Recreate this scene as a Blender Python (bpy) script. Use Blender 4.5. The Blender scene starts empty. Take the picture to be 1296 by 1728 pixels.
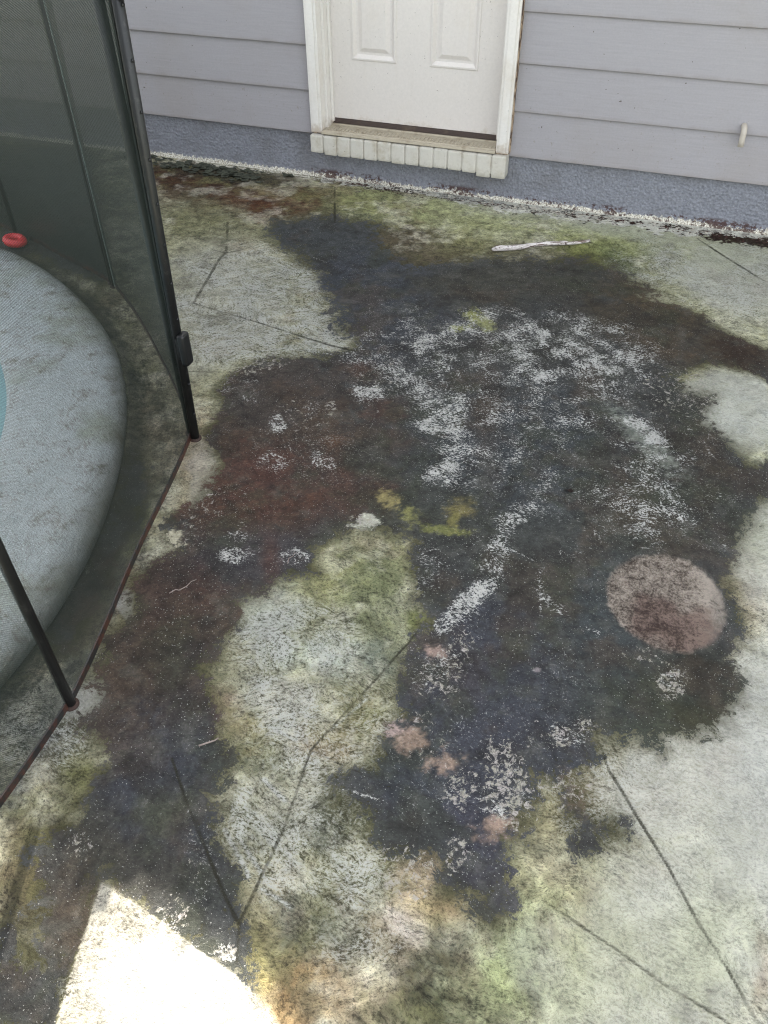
import bpy, bmesh, math, random
import numpy as np
from mathutils import Vector, Matrix

random.seed(7)
scene = bpy.context.scene

# ------------------------------------------------------------------ camera
CAM_LOC = (1.2144, -3.7248, 1.5190)
CAM_AXES = ((0.942048, 0.335414, -0.006568), (-0.223665, 0.64254, 0.732882), (0.250039, -0.68894, 0.680324))
CAM_F = 0.79117
cam_data = bpy.data.cameras.new("camera")
cam = bpy.data.objects.new("camera", cam_data)
scene.collection.objects.link(cam)
ax = CAM_AXES
cam.matrix_world = Matrix(((ax[0][0], ax[1][0], ax[2][0], CAM_LOC[0]),
                           (ax[0][1], ax[1][1], ax[2][1], CAM_LOC[1]),
                           (ax[0][2], ax[1][2], ax[2][2], CAM_LOC[2]),
                           (0, 0, 0, 1)))
cam_data.sensor_fit = 'VERTICAL'
cam_data.sensor_height = 24.0
cam_data.lens = 24.0 * CAM_F
cam_data.clip_start = 0.02
cam_data.clip_end = 500
scene.camera = cam

# ------------------------------------------------------------------ light
SHADOW = Vector((0.392, -1.02, -1.0))            # shadow vector per metre of height
sun_elev = math.atan(1.0 / math.hypot(SHADOW.x, SHADOW.y))
to_sun = -SHADOW.normalized()
world = bpy.data.worlds.new("World"); scene.world = world; world.use_nodes = True
wn = world.node_tree.nodes; wl = world.node_tree.links; wn.clear()
sky = wn.new('ShaderNodeTexSky'); sky.sky_type = 'NISHITA'; sky.sun_disc = False
sky.sun_elevation = sun_elev
sky.sun_rotation = math.atan2(to_sun.x, to_sun.y)
sky.air_density = 1.2; sky.dust_density = 3.0; sky.ozone_density = 0.6
bg = wn.new('ShaderNodeBackground'); bg.inputs['Strength'].default_value = 0.13
wo = wn.new('ShaderNodeOutputWorld')
hs = wn.new('ShaderNodeHueSaturation'); hs.inputs['Saturation'].default_value = 0.28
wl.new(sky.outputs[0], hs.inputs['Color']); wl.new(hs.outputs[0], bg.inputs[0]); wl.new(bg.outputs[0], wo.inputs[0])
sd = bpy.data.lights.new("sun", 'SUN'); sd.energy = 4.0; sd.angle = math.radians(0.7); sd.color = (1.0, 0.94, 0.84)
so = bpy.data.objects.new("sun", sd); scene.collection.objects.link(so)
so.rotation_euler = to_sun.to_track_quat('Z', 'Y').to_euler(); so.location = (-2, 4, 6)
scene.view_settings.view_transform = 'Standard'; scene.view_settings.look = 'None'
scene.view_settings.gamma = 1.0
scene.view_settings.exposure = 2.66
scene.render.engine = 'CYCLES'
scene.render.resolution_x = 768; scene.render.resolution_y = 1024
scene.cycles.use_denoising = True; scene.cycles.denoising_prefilter = 'NONE'; scene.cycles.filter_width = 1.1
scene.cycles.max_bounces = 8; scene.cycles.transparent_max_bounces = 24

# ------------------------------------------------------------------ helpers
def lin(c):
    c = np.asarray(c, float) / 255.0
    return np.where(c <= 0.04045, c / 12.92, ((c + 0.055) / 1.055) ** 2.4)
def lin4(c, k=1.0):
    v = lin(c) * k; return (float(v[0]), float(v[1]), float(v[2]), 1.0)

def link_obj(o, parent=None):
    scene.collection.objects.link(o)
    if parent is not None: o.parent = parent
    return o
def obj(name, bm, mat, parent=None, smooth=False):
    me = bpy.data.meshes.new(name); bm.normal_update(); bm.to_mesh(me); bm.free()
    if smooth:
        for p in me.polygons: p.use_smooth = True
    for m in (mat if isinstance(mat, (list, tuple)) else [mat]): me.materials.append(m)
    return link_obj(bpy.data.objects.new(name, me), parent)
def thing(name, label, cat, group=None, loc=(0, 0, 0)):
    o = bpy.data.objects.new(name, None); scene.collection.objects.link(o)
    o.empty_display_size = 0.1; o.location = loc
    o['label'] = label; o['category'] = cat
    if group: o['group'] = group
    return o
def tag(o, label, cat, group=None):
    o['label'] = label; o['category'] = cat
    if group: o['group'] = group
    return o
def struct(o, kind='structure'):
    o['kind'] = kind; return o
def box(bm, x0, x1, y0, y1, z0, z1, bev=0.0):
    r = bmesh.ops.create_cube(bm, size=1.0)
    for v in r['verts']:
        v.co = Vector(((x0 + x1) / 2 + v.co.x * (x1 - x0), (y0 + y1) / 2 + v.co.y * (y1 - y0), (z0 + z1) / 2 + v.co.z * (z1 - z0)))
    if bev:
        es = list({e for v in r['verts'] for e in v.link_edges})
        bmesh.ops.bevel(bm, geom=es, offset=bev, segments=2, affect='EDGES', profile=0.7)
def tube(bm, pts, radii, seg=10, cap=True):
    pts = [Vector(p) for p in pts]; rings = []
    if not hasattr(radii, '__len__'): radii = [radii] * len(pts)
    prev = None
    for i, p in enumerate(pts):
        t = (pts[min(i + 1, len(pts) - 1)] - pts[max(i - 1, 0)]).normalized()
        a = t.orthogonal() if prev is None else (prev - t * prev.dot(t))
        a.normalize(); prev = a; b = t.cross(a)
        rings.append([bm.verts.new(p + (a * math.cos(2 * math.pi * k / seg) + b * math.sin(2 * math.pi * k / seg)) * radii[i]) for k in range(seg)])
    for r0, r1 in zip(rings, rings[1:]):
        for k in range(seg):
            bm.faces.new((r0[k], r0[(k + 1) % seg], r1[(k + 1) % seg], r1[k]))
    if cap:
        bm.faces.new(rings[0][::-1]); bm.faces.new(rings[-1])

class NT:
    """tiny node-tree writer"""
    def __init__(s, name):
        s.m = bpy.data.materials.new(name); s.m.use_nodes = True
        s.n = s.m.node_tree.nodes; s.l = s.m.node_tree.links; s.n.clear()
        s.out = s.n.new('ShaderNodeOutputMaterial')
    def put(s, sock, v):
        if v is None: return
        if isinstance(v, bpy.types.NodeSocket): s.l.new(v, sock)
        else: sock.default_value = v
    def coord(s): return s.n.new('ShaderNodeTexCoord').outputs['Object']
    def mapping(s, vec, scale=(1, 1, 1), rot=(0, 0, 0), loc=(0, 0, 0)):
        m = s.n.new('ShaderNodeMapping'); s.l.new(vec, m.inputs['Vector'])
        m.inputs['Scale'].default_value = scale; m.inputs['Rotation'].default_value = rot; m.inputs['Location'].default_value = loc
        return m.outputs[0]
    def noise(s, vec, scale, detail=4, rough=0.6, dist=0.0):
        m = s.n.new('ShaderNodeTexNoise'); s.l.new(vec, m.inputs['Vector'])
        m.inputs['Scale'].default_value = scale; m.inputs['Detail'].default_value = detail
        m.inputs['Roughness'].default_value = rough; m.inputs['Distortion'].default_value = dist
        return m.outputs['Fac']
    def voro(s, vec, scale, out='Distance', feature='F1', rnd=1.0):
        m = s.n.new('ShaderNodeTexVoronoi'); m.feature = feature; s.l.new(vec, m.inputs['Vector'])
        m.inputs['Scale'].default_value = scale; m.inputs['Randomness'].default_value = rnd
        return m.outputs[out]
    def math(s, op, a, b=0.0, c=None, clamp=False):
        m = s.n.new('ShaderNodeMath'); m.operation = op; m.use_clamp = clamp
        s.put(m.inputs[0], a); s.put(m.inputs[1], b)
        if c is not None: s.put(m.inputs[2], c)
        return m.outputs[0]
    def ramp(s, v, a, b, lo=0.0, hi=1.0, smooth=True):
        m = s.n.new('ShaderNodeMapRange'); m.interpolation_type = 'SMOOTHSTEP' if smooth else 'LINEAR'; m.clamp = True
        s.put(m.inputs['Value'], v); s.put(m.inputs['From Min'], a); s.put(m.inputs['From Max'], b)
        s.put(m.inputs['To Min'], lo); s.put(m.inputs['To Max'], hi)
        return m.outputs[0]
    def mix(s, f, a, b, mode='MIX'):
        m = s.n.new('ShaderNodeMix'); m.data_type = 'RGBA'; m.blend_type = mode
        s.put(m.inputs[0], f); s.put(m.inputs[6], a); s.put(m.inputs[7], b)
        return m.outputs[2]
    def gray(s, v):
        m = s.n.new('ShaderNodeCombineColor'); 
        for i in range(3): s.put(m.inputs[i], v)
        return m.outputs[0]
    def attr(s, name):
        a = s.n.new('ShaderNodeAttribute'); a.attribute_name = name; return a.outputs['Color']
    def sep(s, c):
        m = s.n.new('ShaderNodeSeparateColor'); s.l.new(c, m.inputs[0]); return m.outputs
    def xyz(s, c):
        m = s.n.new('ShaderNodeSeparateXYZ'); s.l.new(c, m.inputs[0]); return m.outputs
    def bump(s, h, strength=1.0, dist=0.001, nrm=None):
        b = s.n.new('ShaderNodeBump'); s.put(b.inputs['Height'], h)
        b.inputs['Strength'].default_value = strength; b.inputs['Distance'].default_value = dist
        if nrm is not None: s.l.new(nrm, b.inputs['Normal'])
        return b.outputs[0]
    def bsdf(s, color, rough=0.8, nrm=None, spec=0.5, **kw):
        b = s.n.new('ShaderNodeBsdfPrincipled'); s.put(b.inputs['Base Color'], color); s.put(b.inputs['Roughness'], rough)
        s.put(b.inputs['Specular IOR Level'], spec)
        if nrm is not None: s.l.new(nrm, b.inputs['Normal'])
        for k, v in kw.items(): s.put(b.inputs[k], v)
        return b.outputs[0]
    def done(s, shader): s.l.new(shader, s.out.inputs['Surface']); return s.m

K = 0.66     # albedo per unit of seen brightness

# ------------------------------------------------------------------ materials
def paint(name, col, dirt=0.25, rough=0.5, scale=6, bump=0.15, dirtcol=(110, 95, 75), k=1.0, speck=0.0):
    t = NT(name); P = t.coord()
    n = t.noise(P, scale, 6, 0.65); n2 = t.noise(P, 90, 4, 0.6); n3 = t.noise(t.mapping(P, (40, 40, 6)), 1.0, 4, 0.6); zz = t.xyz(P)[2]
    f = t.math('MULTIPLY', t.ramp(n, 0.48, 0.75), dirt)
    f = t.math('ADD', f, t.math('MULTIPLY', t.ramp(n3, 0.55, 0.8), dirt * 0.5))
    c = t.mix(f, lin4(col, k), lin4(dirtcol, k))
    c = t.mix(1.0, c, t.gray(t.ramp(n2, 0.2, 0.8, 0.93, 1.05, False)), 'MULTIPLY')
    if name in ('white_paint', 'door_paint', 'brick_paint'):
        low = t.math('MULTIPLY', t.ramp(t.math('MULTIPLY_ADD', t.noise(P, 28, 5, 0.7), 0.16, zz), 0.24 if name == 'brick_paint' else 0.37, 0.20 if name == 'brick_paint' else 0.30), 0.55); c = t.mix(low, c, lin4((150, 128, 100) if name != 'brick_paint' else (150, 144, 128), k))
    if speck:
        v = t.noise(P, 120, 2, 0.5)
        c = t.mix(t.math('MULTIPLY', t.ramp(v, 0.72, 0.78), speck), c, lin4((60, 48, 40)))
    h = t.math('ADD', t.math('MULTIPLY', n2, 0.5), n)
    return t.done(t.bsdf(c, rough, t.bump(h, bump, 0.002)))

def siding_mat():
    t = NT('siding_paint'); P = t.coord(); x, y, z = t.xyz(P)
    n = t.noise(P, 2.2, 6, 0.65); g = t.noise(t.mapping(P, (6, 1, 160)), 1.0, 5, 0.65); f = t.noise(P, 140, 3, 0.6)
    c = t.mix(t.math('MULTIPLY', t.ramp(n, 0.45, 0.72), 0.35), lin4((151, 148, 151), 0.95), lin4((142, 135, 130), 0.95))
    c = t.mix(1.0, c, t.gray(t.ramp(t.math('ADD', t.math('MULTIPLY', g, 0.6), t.math('MULTIPLY', f, 0.4)), 0.35, 0.65, 0.93, 1.06, False)), 'MULTIPLY')
    sp = t.math('MULTIPLY', t.ramp(t.noise(P, 55, 5, 0.75), 0.60, 0.70), t.ramp(z, 0.62, 0.22, 0.05, 0.6)); c = t.mix(sp, c, lin4((112, 98, 84)))
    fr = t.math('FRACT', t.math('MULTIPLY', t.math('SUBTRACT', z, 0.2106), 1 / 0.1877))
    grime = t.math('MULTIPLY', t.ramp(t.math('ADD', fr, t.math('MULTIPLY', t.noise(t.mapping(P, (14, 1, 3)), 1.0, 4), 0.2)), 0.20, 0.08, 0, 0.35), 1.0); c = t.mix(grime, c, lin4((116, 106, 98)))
    c = t.mix(t.ramp(t.noise(P, 70, 2, 0.4), 0.76, 0.78, 0, 0.8), c, lin4((70, 58, 50)))
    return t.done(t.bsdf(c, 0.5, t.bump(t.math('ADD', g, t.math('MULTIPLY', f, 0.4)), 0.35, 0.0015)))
M_siding = siding_mat()
M_wallboard = paint('wall_paint', (152, 145, 144), 0.22, 0.45, 2.2, 0.12, (132, 120, 108), 0.95, 0.5)
M_white = paint('white_paint', (216, 212, 206), 0.35, 0.38, 5, 0.12, (178, 160, 132), 0.98, 0.35)
M_door = paint('door_paint', (207, 201, 195), 0.22, 0.38, 3, 0.08, (190, 178, 158), 0.98, 0.6)
M_brickpaint = paint('brick_paint', (196, 192, 182), 0.7, 0.6, 14, 0.8, (160, 148, 124), 0.95, 0.7)
M_soffit = paint('soffit_paint', (200, 198, 192), 0.2, 0.6)
M_thresh = paint('threshold_metal', (176, 166, 146), 0.6, 0.42, 20, 0.3, (110, 92, 70), 0.9, 0.8)
M_sweep = paint('door_sweep_rubber', (66, 54, 50), 0.3, 0.6, 20, 0.3)
M_pvc = paint('pipe_paint', (176, 168, 156), 0.25, 0.5)
M_knob = NT('knob_metal'); M_knob = M_knob.done(M_knob.bsdf((0.5, 0.42, 0.25, 1), 0.3, Metallic=1.0))

def stucco():
    t = NT('stucco_foundation'); P = t.coord(); x, y, z = t.xyz(P)
    n = t.noise(P, 110, 5, 0.7); big = t.noise(P, 5, 4, 0.6); v = t.voro(P, 85)
    c = t.mix(t.ramp(n, 0.3, 0.72), lin4((112, 114, 121), 0.95), lin4((136, 138, 145), 0.98))
    c = t.mix(t.math('MULTIPLY', t.ramp(big, 0.45, 0.7), 0.4), c, lin4((96, 94, 94)))
    # salt crust at the foot, ragged top; dark red mould in its gaps
    edge = t.noise(t.mapping(P, (60, 60, 48)), 1.0, 7, 0.8); e2 = t.noise(P, 7, 3)
    lim = t.math('MULTIPLY_ADD', edge, 0.075, t.math('MULTIPLY_ADD', e2, 0.03, -0.032))
    salt = t.ramp(t.math('SUBTRACT', lim, z), 0.0, 0.006)
    sn = t.noise(P, 170, 3, 0.7)
    sc = t.mix(t.ramp(sn, 0.35, 0.6), lin4((136, 126, 108)), lin4((226, 222, 208)))
    c = t.mix(t.math('MULTIPLY', salt, 0.95), c, sc)
    dpat = t.ramp(t.math('ADD', t.math('MULTIPLY', t.noise(t.mapping(P, (55, 55, 70), loc=(3, 1, 2)), 1.0, 5, 0.75), 0.7), t.math('MULTIPLY', t.noise(P, 6, 3), 0.5)), 0.60, 0.66); dark = t.math('MULTIPLY', t.math('MULTIPLY', dpat, t.ramp(z, 0.05, 0.03)), t.ramp(x, -0.65, -0.4))
    c = t.mix(t.math('MULTIPLY', dark, 0.9), c, lin4((62, 36, 30)))
    h = t.math('ADD', n, t.math('MULTIPLY', v, 1.6))
    return t.done(t.bsdf(c, 0.8, t.bump(h, 0.6, 0.006)))
M_stucco = stucco()

def concrete_stained():
    t = NT('stained_concrete'); P = t.coord()
    LC = t.attr('light_tint'); DC = t.attr('dark_tint'); m1 = t.sep(t.attr('mask_a')); m2 = t.sep(t.attr('mask_b'))
    D, S, SL = m1[0], m1[1], m1[2]; J, OVc, FR = m2[0], m2[1], m2[2]
    n_a = t.noise(P, 22, 8, 0.72, 0.4); n_b = t.noise(P, 120, 5, 0.65); n_c = t.noise(P, 420, 3, 0.6); n_l = t.noise(P, 4.5, 5, 0.6)
    # broom / rub strokes in three directions, chosen by a slow field
    w = t.n.new('ShaderNodeTexNoise'); t.l.new(P, w.inputs['Vector']); w.inputs['Scale'].default_value = 9; w.inputs['Detail'].default_value = 3
    va = t.n.new('ShaderNodeVectorMath'); va.operation = 'MULTIPLY_ADD'; t.l.new(w.outputs['Color'], va.inputs[0]); va.inputs[1].default_value = (0.055, 0.055, 0); t.l.new(P, va.inputs[2]); Q = va.outputs[0]
    def stroke(rot, a, b): return t.noise(t.mapping(t.mapping(Q, rot=(0, 0, math.radians(rot))), (a, b, 1)), 1.0, 8, 0.78)
    s1 = stroke(14, 16, 75); s2 = stroke(-38, 20, 80); s3 = stroke(62, 20, 70)
    sel = t.noise(P, 6.5, 2, 0.5); sel2 = t.noise(t.mapping(P, loc=(7, 3, 0)), 5.0, 2, 0.5)
    st = t.n.new('ShaderNodeMix'); st.data_type = 'FLOAT'; t.l.new(t.ramp(sel, 0.44, 0.56), st.inputs[0]); t.l.new(s1, st.inputs[2]); t.l.new(s2, st.inputs[3])
    st2 = t.n.new('ShaderNodeMix'); st2.data_type = 'FLOAT'; t.l.new(t.ramp(sel2, 0.5, 0.6), st2.inputs[0]); t.l.new(st.outputs[0], st2.inputs[2]); t.l.new(s3, st2.inputs[3])
    strokes = st2.outputs[0]; m3 = t.sep(t.attr('mask_c')); CH = m3[0]; PALE = m3[1]; OVR = m3[2]
    n_m = t.noise(P, 11, 10, 0.76, 1.0); n_m2 = t.noise(t.mapping(P, loc=(4, 9, 0)), 30, 9, 0.78, 0.6)
    grain = t.noise(t.mapping(Q, (1, 1.4, 1)), 125, 6, 0.8)
    # ---- light layer
    lc = t.mix(1.0, LC, t.gray(t.ramp(n_m, 0.32, 0.68, 0.74, 1.24, False)), 'MULTIPLY')
    lc = t.mix(1.0, lc, t.gray(t.ramp(n_m2, 0.36, 0.64, t.ramp(PALE, 0, 1, 0.5, 0.78, False), t.ramp(PALE, 0, 1, 1.45, 1.16, False), False)), 'MULTIPLY')
    lc = t.mix(1.0, lc, t.gray(t.ramp(t.math('ADD', t.math('MULTIPLY', grain, 0.6), t.math('MULTIPLY', strokes, 0.4)), 0.42, 0.57, t.ramp(PALE, 0, 1, 0.32, 0.68, False), t.ramp(PALE, 0, 1, 1.55, 1.2, False), False)), 'MULTIPLY')
    lc = t.mix(1.0, lc, t.mix(PALE, t.gray(t.ramp(n_a, 0.34, 0.66, 0.55, 1.42, False)), (1, 1, 1, 1)), 'MULTIPLY')
    # algae film, drawn along the trowel marks
    alg = t.ramp(t.math('ADD', t.math('MULTIPLY', n_m2, 0.6), t.math('MULTIPLY', strokes, 0.6)), 0.56, 0.74)
    lc = t.mix(t.math('MULTIPLY', alg, t.ramp(n_l, 0.35, 0.6, 0.05, 0.5)), lc, lin4((104, 104, 66), K))
    # dark pits and flecks
    fl = t.math('ADD', t.math('MULTIPLY', grain, 0.65), t.math('MULTIPLY', n_m2, 0.35))
    flm = t.math('MULTIPLY', t.ramp(fl, 0.53, 0.575), t.ramp(n_m, 0.38, 0.6, 0.2, 0.8))
    flm = t.math('MULTIPLY', flm, t.ramp(PALE, 0, 1, 1.0, 0.25))
    lc = t.mix(flm, lc, lin4((78, 76, 60), K))
    # pale rubbed strokes on the light layer
    sx = t.math('ADD', t.math('MULTIPLY', strokes, 0.42), t.math('MULTIPLY', grain, 0.58))
    slm = t.math('MULTIPLY', t.ramp(t.math('MULTIPLY_ADD', SL, 0.125, sx), 0.535, 0.60), t.ramp(SL, 0.0, 0.6, 0, 0.9))
    slm = t.math('MULTIPLY', slm, t.ramp(n_m, 0.36, 0.58, 0.1, 1.0))
    lc = t.mix(slm, lc, lin4((232, 233, 224), K))
    sdk = t.math('MULTIPLY', t.ramp(t.math('MULTIPLY_ADD', SL, -0.06, sx), 0.36, 0.46, 1.0, 0.0), t.ramp(SL, 0.0, 0.4, 0.05, 0.75))
    lc = t.mix(sdk, lc, lin4((80, 78, 52), K))
    # ---- dark layer
    dc = t.mix(1.0, DC, t.gray(t.ramp(n_m, 0.3, 0.7, 0.72, 1.34, False)), 'MULTIPLY')
    dc = t.mix(1.0, dc, t.gray(t.ramp(n_m2, 0.34, 0.66, 0.58, 1.5, False)), 'MULTIPLY')
    dc = t.mix(1.0, dc, t.gray(t.ramp(grain, 0.36, 0.64, 0.72, 1.32, False)), 'MULTIPLY')
    # ---- where the dark mould lies, and the shade painted beside the sun patch
    e = t.math('ADD', t.math('MULTIPLY_ADD', n_m2, 1.7, -0.85), t.math('MULTIPLY_ADD', grain, 0.9, -0.45))
    e = t.math('ADD', e, t.math('MULTIPLY_ADD', strokes, 0.35, -0.175))
    e = t.math('ADD', e, t.math('MULTIPLY_ADD', n_m, 1.5, -0.75))
    dm = t.ramp(t.math('ADD', D, e), 0.42, 0.54)
    dm = t.math('MULTIPLY', dm, t.ramp(D, 0.14, 0.30))
    soak = t.ramp(t.math('ADD', D, t.math('MULTIPLY_ADD', n_m2, 0.9, -0.45)), 0.12, 0.55)
    lc = t.mix(t.math('MULTIPLY', t.math('MULTIPLY', soak, 0.6), t.ramp(m3[2], 1.5, 2.0, 1, 0)), lc, lin4((82, 80, 54), K))  # olive soak is left out inside the painted sun patch
    col = t.mix(dm, lc, dc)
    # ---- scuffs through the mould: bright grit
    sg = t.math('ADD', t.math('MULTIPLY', strokes, 0.36), t.math('MULTIPLY', grain, 0.64))
    sg = t.math('ADD', sg, t.math('MULTIPLY_ADD', n_m, 0.20, -0.10))
    sm = t.math('MULTIPLY', t.ramp(t.math('MULTIPLY_ADD', S, 0.108, sg), 0.600, 0.618), t.ramp(S, 0.03, 0.15))
    sm = t.math('MULTIPLY', sm, t.ramp(n_m2, 0.3, 0.55, 0.5, 1.0))
    sm = t.math('MULTIPLY', sm, t.ramp(S, 0.1, 0.7, 0.55, 0.95))
    col = t.mix(t.math('MULTIPLY', sm, t.ramp(dm, 0, 1, 0.3, 1.0)), col, lin4((236, 235, 228), K))
    # chips: small clustered pale islands
    cn = t.noise(t.mapping(P, loc=(2, 5, 0)), 62, 8, 0.78, 0.5); cm = t.math('MULTIPLY', t.ramp(t.math('MULTIPLY_ADD', CH, 0.15, cn), 0.655, 0.685), t.ramp(CH, 0.03, 0.1))
    cm = t.math('MULTIPLY', cm, t.ramp(grain, 0.40, 0.56, 0.35, 1.0))
    col = t.mix(cm, col, t.mix(t.ramp(n_m2, 0.4, 0.6), lin4((214, 206, 200), K), lin4((196, 192, 172), K)))
    # tiny pale specks over the mould
    v = t.noise(P, 250, 2, 0.5); vm = t.math('MULTIPLY', t.ramp(v, 0.665, 0.70), t.math('MULTIPLY', dm, t.ramp(n_l, 0.38, 0.56, 0.3, 1.0)))
    v2 = t.noise(t.mapping(P, loc=(1, 8, 0)), 120, 5, 0.75); vm = t.math('MAXIMUM', vm, t.math('MULTIPLY', t.ramp(v2, 0.655, 0.70), t.math('MULTIPLY', dm, t.ramp(n_m, 0.42, 0.6, 0.1, 0.8))))
    col = t.mix(vm, col, lin4((196, 196, 190), K))
    # oval print left by a pot: brown grit
    gr = t.math('ADD', t.math('MULTIPLY', t.noise(P, 150, 5, 0.8), 0.45), t.math('MULTIPLY', n_m2, 0.55)); gr = t.math('MULTIPLY_ADD', OVR, 0.14, gr)
    oc = t.mix(t.ramp(gr, 0.40, 0.62), lin4((76, 62, 52), K), lin4((208, 194, 178), K))
    oc = t.mix(t.ramp(m2[2], 0.1, 1.0, 0, 0.8), oc, t.mix(t.ramp(gr, 0.44, 0.6), lin4((72, 50, 44), K), lin4((140, 112, 100), K)))
    om = t.math('MULTIPLY', t.ramp(t.math('MULTIPLY_ADD', n_m2, 0.6, OVc), 0.60, 0.95), 0.88)
    col = t.mix(om, col, oc)
    # score lines
    jm = t.ramp(t.math('ADD', J, t.math('MULTIPLY_ADD', n_m2, 1.3, -0.68)), 0.25, 0.8)
    jm = t.math('MULTIPLY', jm, t.ramp(J, 0.04, 0.2)); jm = t.math('MULTIPLY', jm, t.ramp(n_m, 0.36, 0.58, 0.35, 0.85)); col = t.mix(jm, col, lin4((56, 54, 40), K))
    h = t.math('ADD', t.math('MULTIPLY', n_b, 1.0), t.math('MULTIPLY', n_m2, 2.0))
    h = t.math('ADD', h, t.math('MULTIPLY', sx, t.math('MULTIPLY_ADD', SL, 2.6, 1.0)))
    h = t.math('ADD', h, t.math('MULTIPLY', grain, 1.6))
    rough = t.ramp(dm, 0, 1, 0.9, 0.72)
    return t.done(t.bsdf(col, rough, t.bump(h, 1.0, 0.004), 0.2))
M_patio = concrete_stained()

def coping_mat():
    t = NT('pool_coping_concrete'); P = t.coord()
    n = t.noise(P, 14, 7, 0.7, 0.5); n2 = t.noise(P, 110, 5, 0.65); big = t.noise(P, 3, 4, 0.6)
    st = t.noise(t.mapping(t.mapping(P, rot=(0, 0, 0.5)), (35, 210, 1)), 1.0, 4, 0.6)
    c = t.mix(t.ramp(n, 0.3, 0.75), lin4((200, 210, 210), 1.06), lin4((220, 228, 228), 1.06))
    c = t.mix(t.math('MULTIPLY', t.ramp(big, 0.48, 0.7), 0.6), c, lin4((148, 154, 118)))
    c = t.mix(t.math('MULTIPLY', t.ramp(t.math('ADD', n, t.math('MULTIPLY', st, 0.5)), 0.74, 0.98), 0.75), c, lin4((116, 98, 76)))
    rad = t.n.new('ShaderNodeVectorMath'); rad.operation = 'LENGTH'; t.l.new(P, rad.inputs[0]); rim_ = t.ramp(t.math('ADD', rad.outputs['Value'], t.math('MULTIPLY', n, 0.12)), 1.86, 1.97, 0, 0.75); c = t.mix(rim_, c, lin4((92, 90, 78)))
    vein = t.noise(t.mapping(P, (1, 0.45, 1)), 9, 8, 0.75, 1.5); c = t.mix(t.math('MULTIPLY', t.ramp(t.math('ABSOLUTE', t.math('SUBTRACT', vein, 0.5)), 0.0, 0.02, 1, 0), 0.35), c, lin4((104, 92, 76)))
    c = t.mix(t.math('MULTIPLY', t.ramp(n2, 0.56, 0.62), 0.3), c, lin4((120, 114, 98)))
    c = t.mix(1.0, c, t.gray(t.ramp(n2, 0.25, 0.75, 0.78, 1.15, False)), 'MULTIPLY')
    h = t.math('ADD', t.math('ADD', t.math('MULTIPLY', n, 2.0), n2), st)
    return t.done(t.bsdf(c, 0.75, t.bump(h, 1.0, 0.008), 0.3))
M_coping = coping_mat()

def mesh_mat():
    t = NT('fence_mesh_fabric')
    uv = t.n.new('ShaderNodeUVMap').outputs[0]; u, v, _ = t.xyz(uv)
    def thread(c, per):
        f = t.math('FRACT', t.math('MULTIPLY', c, 1.0 / per)); return t.math('LESS_THAN', f, 0.43)
    th = t.math('MAXIMUM', thread(u, 0.0021), thread(v, 0.0021))
    b = t.bsdf(lin4((30, 38, 34)), 0.45, None, 0.5)
    tr = t.n.new('ShaderNodeBsdfTransparent'); mx = t.n.new('ShaderNodeMixShader')
    t.l.new(th, mx.inputs[0]); t.l.new(tr.outputs[0], mx.inputs[1]); t.l.new(b, mx.inputs[2])
    return t.done(mx.outputs[0])
M_mesh = mesh_mat()
def hem_mat():
    t = NT('fence_hem_vinyl'); P = t.coord(); n = t.noise(P, 35, 5, 0.7); x, y, z = t.xyz(P)
    rust = t.math('MULTIPLY', t.ramp(n, 0.42, 0.6), t.ramp(z, 0.05, 0.0, 0, 0.85))
    c = t.mix(rust, (0.012, 0.012, 0.012, 1), lin4((78, 44, 32)))
    return t.done(t.bsdf(c, 0.5, t.bump(n, 0.4, 0.002)))
M_hem = hem_mat()
def seam_mat():
    t = NT('fence_seam_tape'); P = t.coord(); n = t.noise(P, 60, 4)
    return t.done(t.bsdf(t.mix(n, lin4((70, 78, 74)), lin4((128, 142, 136))), 0.35))
M_seam = seam_mat()
def black_mat():
    t = NT('black_post_coating'); P = t.coord(); n = t.noise(P, 50, 5, 0.7)
    c = t.mix(t.ramp(n, 0.55, 0.75), (0.006, 0.0065, 0.007, 1), (0.03, 0.029, 0.028, 1))
    return t.done(t.bsdf(c, 0.42, t.bump(n, 0.25, 0.001)))
M_black = black_mat()
t = NT('rusty_foot'); P = t.coord(); M_rust = t.done(t.bsdf(t.mix(t.noise(P, 140, 4), lin4((24, 17, 14)), lin4((62, 40, 30))), 0.8))
t = NT('red_float_plastic'); P = t.coord(); M_red = t.done(t.bsdf(t.mix(t.noise(P, 40, 3), lin4((205, 34, 44)), lin4((222, 60, 66))), 0.45))
def bark():
    t = NT('bleached_bark'); P = t.coord(); n = t.noise(t.mapping(t.mapping(P, rot=(0, 0, -0.55)), (18, 130, 130)), 1.0, 5, 0.7, 0.6); n2 = t.noise(P, 60, 4, 0.7)
    c = t.mix(t.ramp(n, 0.45, 0.62), lin4((214, 208, 204), 0.95), lin4((92, 70, 58)))
    c = t.mix(t.ramp(n2, 0.56, 0.66), c, lin4((60, 40, 32)))
    return t.done(t.bsdf(c, 0.8, t.bump(t.math('ADD', n, n2), 1.0, 0.004)))
M_bark = bark()
t = NT('dry_twig'); P = t.coord(); M_twig = t.done(t.bsdf(t.mix(t.noise(P, 200, 3), lin4((100, 84, 78)), lin4((150, 140, 132))), 0.85))
t = NT('dark_dry_leaf'); P = t.coord(); M_leaf = t.done(t.bsdf(t.mix(t.noise(P, 200, 3), lin4((26, 20, 18)), lin4((58, 42, 34))), 0.8))
t = NT('algae_flake'); P = t.coord(); M_flake = t.done(t.bsdf(t.mix(t.noise(P, 60, 4), lin4((30, 34, 28)), lin4((74, 76, 60))), 0.85))
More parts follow.
